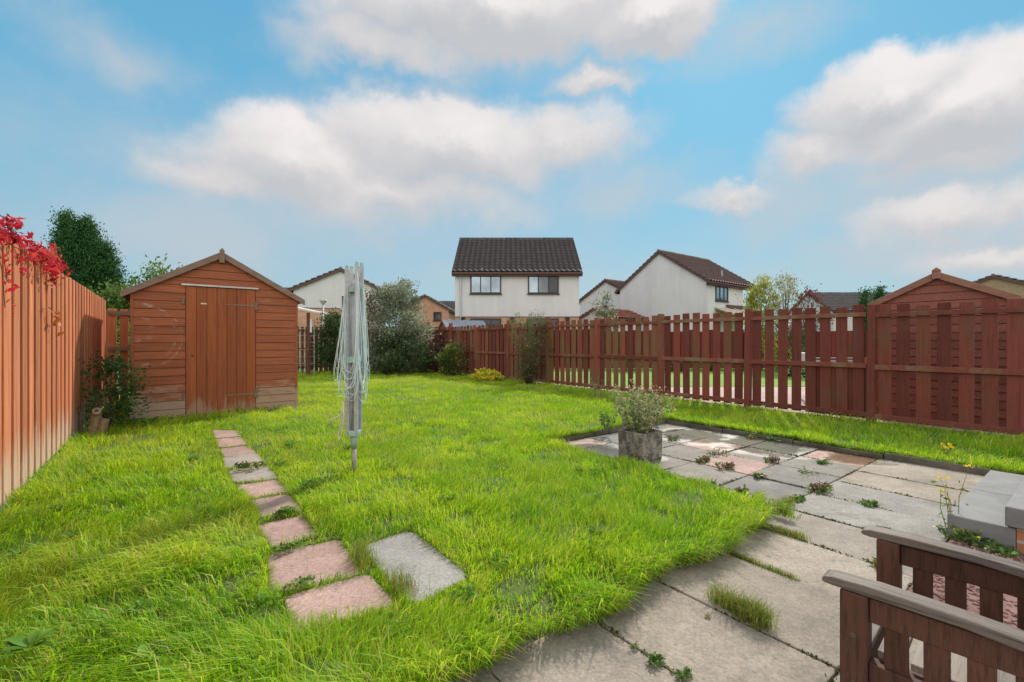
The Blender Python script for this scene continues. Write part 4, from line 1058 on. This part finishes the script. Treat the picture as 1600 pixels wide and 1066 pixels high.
def conifer(label,x,y,h,w,n,seed,group,cs=.105,leaf=.06,ncl=420,lean=0):
    return plant('conifer',label,'tree',(x,y,0),h,w,n,leaf,'conifer',seed,'cone',ncl,cs,z0=.3,aspect=2.0,stems=16,trunk=(h*.5,.10),up=.9,shell=.72,group=group,fol='crown')
conifer('tall dark conifer peak on the left behind the board fence',X(104,14),14,H(343,14),3.5,34000,91,'conifers behind the board fence')
conifer('slightly lower conifer just right of the tallest one behind the board fence',X(136,14.4),14.4,H(350,14.4),4.6,36000,92,'conifers behind the board fence')
conifer('broad low conifer shoulder sloping down towards the shed',X(166,14.8),14.8,H(385,14.8),4.0,20000,93,'conifers behind the board fence')
plant('tree','light green bushy tree between the conifers and the shed roof','tree',(X(198,13),13,0),H(455,13),2.0,5200,.12,'midgreen',94,'round',90,.16,z0=.8,trunk=(1.2,.07),fol='crown')
plant('tree','wispy light green treetop showing above the left slope of the shed roof','tree',(X(262,16),16,0),H(416,16),2.9,2600,.12,'midgreen',95,'round',80,.15,z0=1.6,trunk=(1.8,.07),fol='crown',stems=24)
plant('golden_tree','golden-green feathery tree beside the white house behind the picket fence','tree',(X(1188,19),19,0),H(441,19),1.6,4200,.10,'golden',96,'round',80,.13,z0=1.0,trunk=(1.4,.06),fol='crown',up=.6)
plant('tree','sparse pale-leaved small tree behind the picket fence','tree',(X(1226,18),18,0),H(434,18),1.7,1700,.09,'pale',97,'round',80,.12,z0=1.3,trunk=(1.4,.05),fol='crown',stems=40)
plant('red_leaf_tree','dark red-leaved small tree behind the picket fence','tree',(X(1262,16.5),16.5,0),H(458,16.5),1.6,1300,.09,'redleaf',98,'round',60,.12,z0=1.0,trunk=(1.2,.05),fol='crown',stems=34)
plant('tree','small grey-green tree in front of the middle white gable','tree',(X(948,25),25,0),H(463,25),1.5,1500,.12,'greygreen',99,'round',50,.14,z0=1.2,trunk=(1.2,.05),fol='crown',stems=24)
conifer('small dark conifer left of the neighbouring shed gable',X(1352,30),30,H(456,30),1.8,2200,100,'small conifers by the grey roof',.14,.14,70)
conifer('small dark conifer nearest the neighbouring shed gable',X(1384,30),30.5,H(452,30),2.0,2600,101,'small conifers by the grey roof',.14,.14,70)
for i,(px,Z,hh,ww,mm,lab) in enumerate([
    (1215,18.3,.95,1.4,'golden','yellow-green bush at the far edge of the neighbouring lawn, below the golden tree'),
    (1110,18.3,1.0,1.7,'midgreen','green bush at the far edge of the neighbouring lawn, below the white house'),
    (1050,18.3,.9,1.6,'darkgreen','dark bush at the far edge of the neighbouring lawn, behind the middle of the fence'),
    (1160,18.5,1.5,1.3,'rose','orange-tinged bush at the far edge of the neighbouring lawn'),
    (985,18.3,1.0,1.6,'rose','yellowing bush behind the picket fence left of the planter'),
    (1245,15.5,1.5,1.2,'darkgreen','dark bush at the foot of the red-leaved tree')]):
    plant('bush',lab,'bush',(X(px,Z),Z,0),hh,ww,1300,.10,mm,110+i,'round',36,.12,group='bushes beyond the picket fence')
plant('bush','green bush peeping over the left fence by the gap','bush',(X(186,10.6),10.9,0),1.6,1.2,1500,.08,'midgreen',120,'round',36,.12)
stalks('tall_grass','dry tall grass stalks in front of the picket fence','grass tuft',(X(935,9.4),9.4,0),.50,.7,22,130,'dry',.03,7,smat='gstem')
stalks('tall_weed','green weed clump on the lawn edge left of the planter','weed',gp(950,672,0),.26,.3,14,131,'weed',.045,12)

# ================================================================== HOUSES
def tiled(L, slope, ux, us, un, p0, col=.30, course=.37, amp=.06, seed=0):
    """corrugated roof plane, one face per tile strip; ux along ridge, us down the slope, un outward"""
    rng=np.random.default_rng(seed); nc=max(2,int(round(L/col))); nr=max(2,int(round(slope/course)))
    prof=[(0,0.),(.2,1.),(.42,.9),(.62,0.)]
    xs=[];hs=[];cid=[]
    for c in range(nc):
        for f,hh in prof: xs.append((c+f)*L/nc); hs.append(hh); cid.append(c)
    xs.append(L);hs.append(0);cid.append(nc-1); xs=np.array(xs);hs=np.array(hs)
    V=[];Fc=[];T=[];m=len(xs)
    tv=rng.random((nr,nc))
    for r in range(nr):
        for e in (0,1):
            s=(r+e)*slope/nr; lift=.065*e
            q=p0+np.outer(xs,ux)+us*s+np.outer(hs*amp+lift+(0.004),un); V.append(q)
        b0=2*r*m
        for i in range(m-1): Fc.append((b0+i,b0+m+i,b0+m+i+1,b0+i+1)); T.append(min(1,max(0,[.55,.95,.5,.06][i%4]*(.75+.4*tv[r,cid[i]]))))  # sheen on the rolls and shade in the troughs painted into the tint
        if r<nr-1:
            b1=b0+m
            for i in range(m-1): Fc.append((b1+i,b1+m+i,b1+m+i+1,b1+i+1)); T.append(.04)  # riser strips tinted dark as painted shade under each course
    return np.concatenate(V),np.array(Fc),np.array(T)
def house(name,label,loc,rz,L,Wd,ez,az,wall,roofm,hb=0,low='brick',wins=(),over=.25,gover=.15,roofext=(0,0),seed=0,cat='house',group=None,fascia='brownfascia',verge='brownfascia',extras=None):
    """ridge along local x; faces: 'f' = -y side, 'g' = -x gable"""
    t=thing(name,label,cat,loc,rz,group); hw=Wd/2; z0=-.12; sl=(az-ez)/hw
    b=MB(); zb=hb if hb else z0
    b.M=Matrix.Rotation(R(90),4,'Z')     # prism x->y, y->-x
    b.prism([(-hw,zb),(hw,zb),(hw,ez),(0,az),(-hw,ez)],-L/2,L/2,.5); wo=b.build('wall',M[wall],t)
    if hb:
        MB().b2((-L/2+.01,-hw+.01,z0),(L/2-.01,hw-.01,hb-.002),.5).build('brick_wall',M[low],t)
        MB().b2((-L/2-.012,-hw-.012,hb-.03),(L/2+.012,hw+.012,hb+.01),.5).build('string_course',M['brownfascia'],t)
    sn=math.hypot(1,sl); x0=-L/2-gover-roofext[0]; LL=L+2*gover+sum(roofext)
    slope=(hw+over)*sn
    Vs=[];Fs=[];Ts=[];n0=0
    for s in (-1,1):
        us=np.array([0,s/sn,-sl/sn]); un=np.array([0,s*sl/sn,1/sn]); ux=np.array([1.,0,0])
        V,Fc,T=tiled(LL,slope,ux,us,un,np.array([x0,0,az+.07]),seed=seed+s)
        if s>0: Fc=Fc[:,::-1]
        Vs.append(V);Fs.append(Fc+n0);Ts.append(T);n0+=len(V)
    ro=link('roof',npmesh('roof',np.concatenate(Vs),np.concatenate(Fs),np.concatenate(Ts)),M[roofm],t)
    b=MB(); b.M=Matrix.Rotation(R(90),4,'Z'); zz=az+.06; eo=hw+over-.02      # roof deck under the tiles
    # note: after the quarter turn local y of the prism runs along -x
    b.prism([(-eo,zz-sl*eo-.05),(0,zz-.06),(eo,zz-sl*eo-.05),(eo,zz-sl*eo),(0,zz),(-eo,zz-sl*eo)],-(x0+LL-.02),-(x0+.02),.5); b.build('roof_deck',M[fascia],ro)
    b=MB(); n=int(LL/.45)
    for i in range(n): b.tube([(x0+i*LL/n,0,az+.075),(x0+(i+1)*LL/n-.012,0,az+.075)],[.11,.105],8)
    b.build('ridge_tiles',M[roofm],ro)
    for s in (-1,1):
        b=MB(); ye=s*(hw+over); ze=az+.07-sl*(hw+over)
        b.b2((x0,ye-s*.03,ze-.20),(x0+LL,ye-s*.0,ze-.02)); b.build('fascia',M[fascia],t)
        b=MB(); b.b2((x0,ye+s*.0,ze-.10),(x0+LL,ye+s*.11,ze-.015)); b.build('gutter',M[fascia],t)
        b=MB(); b.b2((x0+.0,s*(hw-.01),ze-.20),(x0+LL,ye-s*.031,ze-.185)); b.build('soffit',M[fascia],t)
    for xx_ in (x0,x0+LL):
        for s in (-1,1):
            b=MB(); d=.022 if xx_==x0 else -.022
            a=(xx_+d*.5,0,az-.01); c=(xx_+d*.5,s*(hw+over),az-.01-sl*(hw+over)); b.bar(a,c,.03,.16); b.build('barge_board',M[verge],t)
    for wi in wins:
        face,a0,a1,za,zb2,npn,fm,gm=wi
        f=MB();p=MB(); fw=.07
        def bx(mb,x0,x1,z0,z1,d0,d1):
            if face=='f': mb.b2((x0,-hw-d1,z0),(x1,-hw-d0,z1))
            elif face=='g': mb.b2((-L/2-d1,x0,z0),(-L/2-d0,x1,z1))
        bx(f,a0,a1,za,za+fw,.0,.06);bx(f,a0,a1,zb2-fw,zb2,.0,.06)
        for k in range(npn+1):
            xc=a0+(a1-a0)*k/npn; w2=fw if k in(0,npn) else fw*.75
            xl=a0 if k==0 else (a1-w2 if k==npn else xc-w2/2)
            bx(f,xl,xl+w2,za+fw+.002,zb2-fw-.002,.0,.055)
        fo=f.build('window',M[fm],t)
        for k in range(npn):
            p=MB(); bx(p,a0+(a1-a0)*k/npn+.02,a0+(a1-a0)*(k+1)/npn-.02,za+.02,zb2-.02,.003,.02)
            p.build('pane',M[gm if isinstance(gm,str) else gm[k]],fo)
        sd=MB(); bx(sd,a0-.05,a1+.05,za-.06,za-.004,.0,.09); sd.build('sill',M[fm],fo)
    return t,ro
Zc=25.0
hx0,hx1=X(711,Zc),X(905,Zc); hcx=(hx0+hx1)/2; hl=hx1-hx0; hd=7.0
def wx(px): return X(px,Zc)-hcx
ht,hr=house('house','two-storey white house with dark tiled roof facing the lawn over the picket fence',(hcx,Zc+hd/2,0),0,hl,hd,5.05,7.5,'render','tile',hb=H(495,Zc),
  wins=[('f',wx(735),wx(783),H(459,Zc),H(427,Zc),3,'brownframe','glass'),('f',wx(825),wx(873),H(459,Zc),H(427,Zc),3,'brownframe',('glass','glassm','glassd')),
        ('f',wx(735),wx(783),H(540,Zc),H(497.5,Zc),3,'brownframe','glassd'),('f',wx(823),wx(873),H(540,Zc),H(497.5,Zc),2,'brownframe','glassd')],seed=1)
# left panes of the right-hand upper window mirror the sky
MB().tube([(wx(720),-hd/2-.07,-.1),(wx(720),-hd/2-.07,4.75)],.045,8).build('downpipe',M['steel'],ht)
for px in (723.5,800,886.5):
    b=MB(); zc=H(500.5,Zc); b.prism([(wx(px)-.07,zc-.12),(wx(px)+.07,zc-.12),(wx(px)+.1,zc+.1),(wx(px)-.1,zc+.1)],-hd/2-.16,-hd/2+.005); b.b2((wx(px)-.12,-hd/2-.18,zc+.105),(wx(px)+.12,-hd/2,zc+.14)); b.build('wall_light',M['black'],ht)
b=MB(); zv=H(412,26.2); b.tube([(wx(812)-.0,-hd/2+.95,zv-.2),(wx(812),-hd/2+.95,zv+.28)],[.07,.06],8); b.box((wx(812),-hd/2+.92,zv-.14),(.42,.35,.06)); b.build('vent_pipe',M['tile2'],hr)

# right-hand house, gable towards the left
gw=6.7; wl=4.5
c=W(26.2+wl/2,15.06+gw/2)
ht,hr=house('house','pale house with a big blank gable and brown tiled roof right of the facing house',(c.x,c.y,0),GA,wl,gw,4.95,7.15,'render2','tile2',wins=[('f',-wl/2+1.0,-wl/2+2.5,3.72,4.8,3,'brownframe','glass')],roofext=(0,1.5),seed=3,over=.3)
b=MB(); b.b2((wl/2+1.2,-gw/2-.05,-.1),(wl/2+1.32,-gw/2+.07,4.9)); b.build('corner_post',M['brownframe'],ht)
MB().b2((wl/2-.0,-gw/2+1.2,-.1),(wl/2+1.6,gw/2,4.9)).build('recessed_wall',M['render'],ht)
b=MB(); b.M=Matrix.Rotation(R(90),4,'Z'); b.prism([(-gw/2-2.4,2.35),(-gw/2,3.25),(-gw/2,3.32),(-gw/2-2.4,2.42)],-wl/2-1.9,wl/2-.9,.5); b.build('canopy_roof',M['canopy'],ht)
b=MB()
for k in range(5):
    x=-wl/2+1.0+k*1.05; b.bar((x,-gw/2-2.4,2.45),(x,-gw/2,3.35),.06,.06)
b.build('glazing_bars',M['white'],ht)
MB().b2((wl/2-2.2,-gw/2-.14,3.30),(wl/2+.8,-gw/2-.0,3.52)).build('brown_beam',M['brownfascia'],ht)
MB().tube([(wl/2-1.6,-gw/2+.6,5.35),(wl/2-1.6,-gw/2+.6,5.85)],.05,8).build('vent_pipe',M['steel'],hr)

# middle gable and garage between the two houses
p=Vector((5.8,40,0)); q=p+Vector((sg,-cg,0))*6.4; c=(p+q)/2+Vector((cg,sg,0))*3
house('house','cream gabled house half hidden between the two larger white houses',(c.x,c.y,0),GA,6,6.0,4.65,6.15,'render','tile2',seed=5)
p=Vector((X(904,31),31.5,0)); c=p+Vector((sg,-cg,0))*1.5+Vector((cg,sg,0))*2
house('garage','low garage with a small cream gable and reddish roof behind the picket fence','%s'and (c.x,c.y,0),GA,4,3.0,2.65,3.25,'render','tile4',seed=6,cat='garage',over=.15,gover=.1)

# left house
rd=Vector((-.33,.94,0)).normalized(); gd=Vector((rd.y,-rd.x,0)); a=math.atan2(rd.y,rd.x)
pr=Vector((X(602,30),30,0)); c=pr-gd*2.75+rd*4
house('house','white and brick house with a wide gable behind the clothes dryer',(c.x,c.y,0),a,8,5.5,4.42,5.75,'render2','tile3',hb=H(482,29),wins=[('g',-.75,.0,3.25,4.15,1,'white','glassd')],seed=8,over=.3)
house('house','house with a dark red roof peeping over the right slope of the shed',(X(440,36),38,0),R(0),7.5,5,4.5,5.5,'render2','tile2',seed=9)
# brick houses beyond the shrub
p=Vector((X(664,40),40,0))
house('house','small orange-brick gabled house right of the grey-green shrub',(p.x,p.y+3,0),R(90),6,4.2,3.95,5.15,'brick','tile3',wins=[('g',-1.45,-.75,3.0,3.75,2,'brownframe','glassd')],seed=10,over=.2)
house('house','distant brick house with a dark grey roof beside the facing white house',(X(712,46),49,0),R(0),7,6,4.1,5.35,'brick','tile3',seed=11)
# right-hand far houses
house('house','distant house with a long dark grey roof left of the neighbouring shed',(X(1372,42),45,0),R(0),9,7,4.0,5.85,'render2','tile3',seed=12)
p=Vector((X(1552,30),30,0)); c=p+Vector((cg,sg,0))*4
house('house','tan gabled house rising behind the neighbouring shed at the right edge',(c.x,c.y,0),GA,8,7.5,3.85,5.45,'tanwall','tile3',seed=13)
# street lamp
t=thing('street_lamp','small street lamp in front of the house behind the clothes dryer','street lamp',(X(505,24),24,0))
MB().tube([(0,0,-.1),(0,0,.8),(0,0,H(476,24))],[.07,.05,.04],8).build('pole',M['steel'],t,smooth=True)
b=MB(); zl=H(476,24); b.tube([(0,0,zl),(0,0,zl+.06),(0,0,zl+.20),(0,0,zl+.26)],[.06,.10,.20,.17],10); b.build('lamp_head',M['lintel'],t)

# neighbour's boundary fence and the pale table glimpsed through the pickets
t=thing('panel_fence','dark red boarded fence along the far side of the neighbouring lawn','fence',(X(1180,20),20,0)); random.seed(8)
b=MB(); x=-9.5
while x<14: b.box((x,0,.8),(.14,.02,1.6+random.uniform(-.01,.01))); x+=.15
b.build('board_panel',M['redfence'],t)
for k in range(13): MB().b2((-9.5+k*1.9-.05,.012,-.1),(-9.5+k*1.9+.05,.11,1.65)).build('post',M['redfence2'],t)
t=thing('garden_table','white-topped table with dark legs glimpsed through the gaps of the picket fence','table',(X(1306,9.2),9.6,0))
MB().b2((-.42,-.3,.78),(.42,.3,.95)).build('table_top',M['white'],t,bevel=.01)
b=MB()
for z in (.83,.885): b.b2((-.425,-.306,z-.012),(.425,-.302,z+.012))
b.build('dark_stripe',M['black'],t)
for x in (-.36,.36):
    for y in (-.22,.22): MB().b2((x-.03,y-.03,-.03),(x+.03,y+.03,.778)).build('leg',M['brownframe'],t)

# ================================================================== LIGHT, SKY, CAMERA
SAZ,SEL=R(24),R(40)
sd=Vector((math.sin(SAZ)*math.cos(SEL),math.cos(SAZ)*math.cos(SEL),math.sin(SEL)))
sl=bpy.data.lights.new('sun','SUN'); sl.energy=4.4; sl.angle=R(3); sl.color=(1,.93,.82)
so=bpy.data.objects.new('sun',sl); C.objects.link(so); so.rotation_euler=(-sd).to_track_quat('-Z','Y').to_euler()
wd_=bpy.data.worlds.new('World'); S.world=wd_; wd_.use_nodes=True; t=NT(wd_.node_tree); bg=t.n['Background']
STR=.12; bg.inputs['Strength'].default_value=STR
sky=t.new('ShaderNodeTexSky',sky_type='NISHITA'); sky.sun_disc=False; sky.sun_elevation=SEL; sky.sun_rotation=SAZ
sky.air_density=1.0; sky.dust_density=.6; sky.ozone_density=1.5
D=t.new('ShaderNodeTexCoord').outputs['Generated']
def pd(px,py): return Vector(((px-800)/F,1,(533-py)/F)).normalized()
n1=t.vmath('SUBTRACT',t.noise(D,4.5,6,.6,True),(.5,.5,.5)); n2=t.vmath('SUBTRACT',t.noise(t.vmath('ADD',D,(3,5,1)),13,6,.62,True),(.5,.5,.5))
Dd=t.vmath('ADD',D,t.vmath('ADD',t.scale(n1,.17),t.scale(n2,.045)))
def blobs(lst):
    m=mu=None
    for (px,py,rx,ry,w) in lst:
        c=pd(px,py); eh=Vector((c.y,-c.x,0)).normalized(); ev=eh.cross(c).normalized()
        if ev.z<0: ev=-ev
        rh=abs((pd(px+rx,py)-pd(px-rx,py)).dot(eh))/2; rv=abs((pd(px,py-ry)-pd(px,py+ry)).dot(ev))/2
        a=t.vmath('DOT_PRODUCT',Dd,tuple(eh/rh)); bv=t.vmath('DOT_PRODUCT',Dd,tuple(ev/rv))
        r0=t.math('MULTIPLY',t.math('SUBTRACT',1.0,t.vmath('LENGTH',t.comb(a,bv,0.0))),w)
        r1=t.math('MULTIPLY',t.math('SUBTRACT',1.0,t.vmath('LENGTH',t.comb(a,t.math('ADD',bv,.45),0.0))),w)
        m=r0 if m is None else t.math('SMOOTH_MAX',m,r0,.15); mu=r1 if mu is None else t.math('SMOOTH_MAX',mu,r1,.15)
    return m,mu
dense=[(760,10,350,100,1.7),(1010,40,130,70,1.9),(600,70,190,60,.9),(930,132,120,30,.8),(700,220,260,95,1.3),(450,250,190,90,1.5),(360,290,150,60,.8),(600,300,330,60,.8),(880,215,150,70,.8),
       (1380,150,185,85,1.6),(1500,170,255,110,1.6),(1620,130,150,85,1.6),(1290,235,140,55,.9),(1500,250,200,45,.8),(1140,307,100,24,.7),(1480,355,190,55,.8),(1600,330,170,60,.8),(1560,420,200,40,.7)]
soft=[(800,60,420,90,.8),(560,300,620,160,1),(300,370,330,95,1),(1450,310,380,150,1),(170,70,190,80,.8),(480,92,90,40,.7),(1180,60,160,60,.7),(1250,320,240,80,.8),(960,300,200,70,.8),(1430,410,420,70,.9),(800,430,700,60,.5)]
m,mu=blobs(dense); ms,_=blobs(soft)
fb=t.math('SUBTRACT',t.noise(t.vmath('MULTIPLY',D,(1,1,1.5)),7,7,.62),.5)
mm=t.math('ADD',m,t.math('MULTIPLY',fb,.52))
a1=t.math('MULTIPLY',t.smooth(mm,-.10,.62),.96)
a2=t.math('MULTIPLY',t.smooth(t.math('ADD',ms,t.math('MULTIPLY',fb,.8)),-.12,.9),.72)
shade=t.math('ADD',t.math('ADD',.42,t.math('MULTIPLY',t.math('SUBTRACT',m,mu),.75)),t.math('MULTIPLY',fb,.7),clamp=True)
K=1/STR
cc=t.ramp(shade,[(0.0,(.56*K/10,.575*K/10,.605*K/10)),(.5,(.69*K/10,.67*K/10,.675*K/10)),(1.0,(.92*K/10,.865*K/10,.85*K/10))])
cc=t.scale(cc,10.0)
soften=t.scale(t.comb(.55,.60,.645),K)
zz=t.sep(D)[2]
skyc=t.mix(1.0,sky.outputs[0],(.62,1.02,1.06),'MULTIPLY')
blue=t.ramp(t.mapr(zz,0,.75),[(0.0,(.37*K/10,.58*K/10,.68*K/10)),(.35,(.21*K/10,.52*K/10,.72*K/10)),(1.0,(.10*K/10,.40*K/10,.68*K/10))])
skyc=t.mix(.8,skyc,t.scale(blue,10.0))
hz=t.smooth(zz,.42,-.02); skyc=t.mix(t.math('MULTIPLY',hz,.5),skyc,t.scale(t.comb(.45,.56,.62),K))
col=t.mix(a2,skyc,soften); col=t.mix(a1,col,cc)
# unseen bright cloud behind the viewer and overhead, added as fill light
yy_=t.sep(D)[1]
bk=t.math('MAXIMUM',t.smooth(yy_,.02,-.40),t.math('MULTIPLY',t.smooth(zz,.80,.95),.7))
bn=t.mapr(t.noise(D,2.2,5,.6),.3,.7,1.1,1.75)
col=t.mix(bk,col,t.scale(t.comb(1.0,.975,.96),t.math('MULTIPLY',bn,K)))
t.put(bg.inputs['Color'],col)
wd_.cycles.sampling_method='MANUAL'; wd_.cycles.sample_map_resolution=512

cam=bpy.data.cameras.new('camera'); cam.sensor_width=36; cam.lens=36*F/1600; cam.clip_end=3000; cam.clip_start=.05
co=bpy.data.objects.new('camera',cam); C.objects.link(co); co.location=(0,0,CAMH); co.rotation_euler=(R(90),0,0)
S.camera=co
S.view_settings.view_transform='Standard'; S.view_settings.look='None'; S.view_settings.exposure=0.0; S.view_settings.gamma=1
S.render.resolution_x=1024; S.render.resolution_y=682
S.cycles.use_denoising=True; S.cycles.max_bounces=6; S.cycles.transmission_bounces=3; S.cycles.transparent_max_bounces=4
S.cycles.sample_clamp_indirect=6
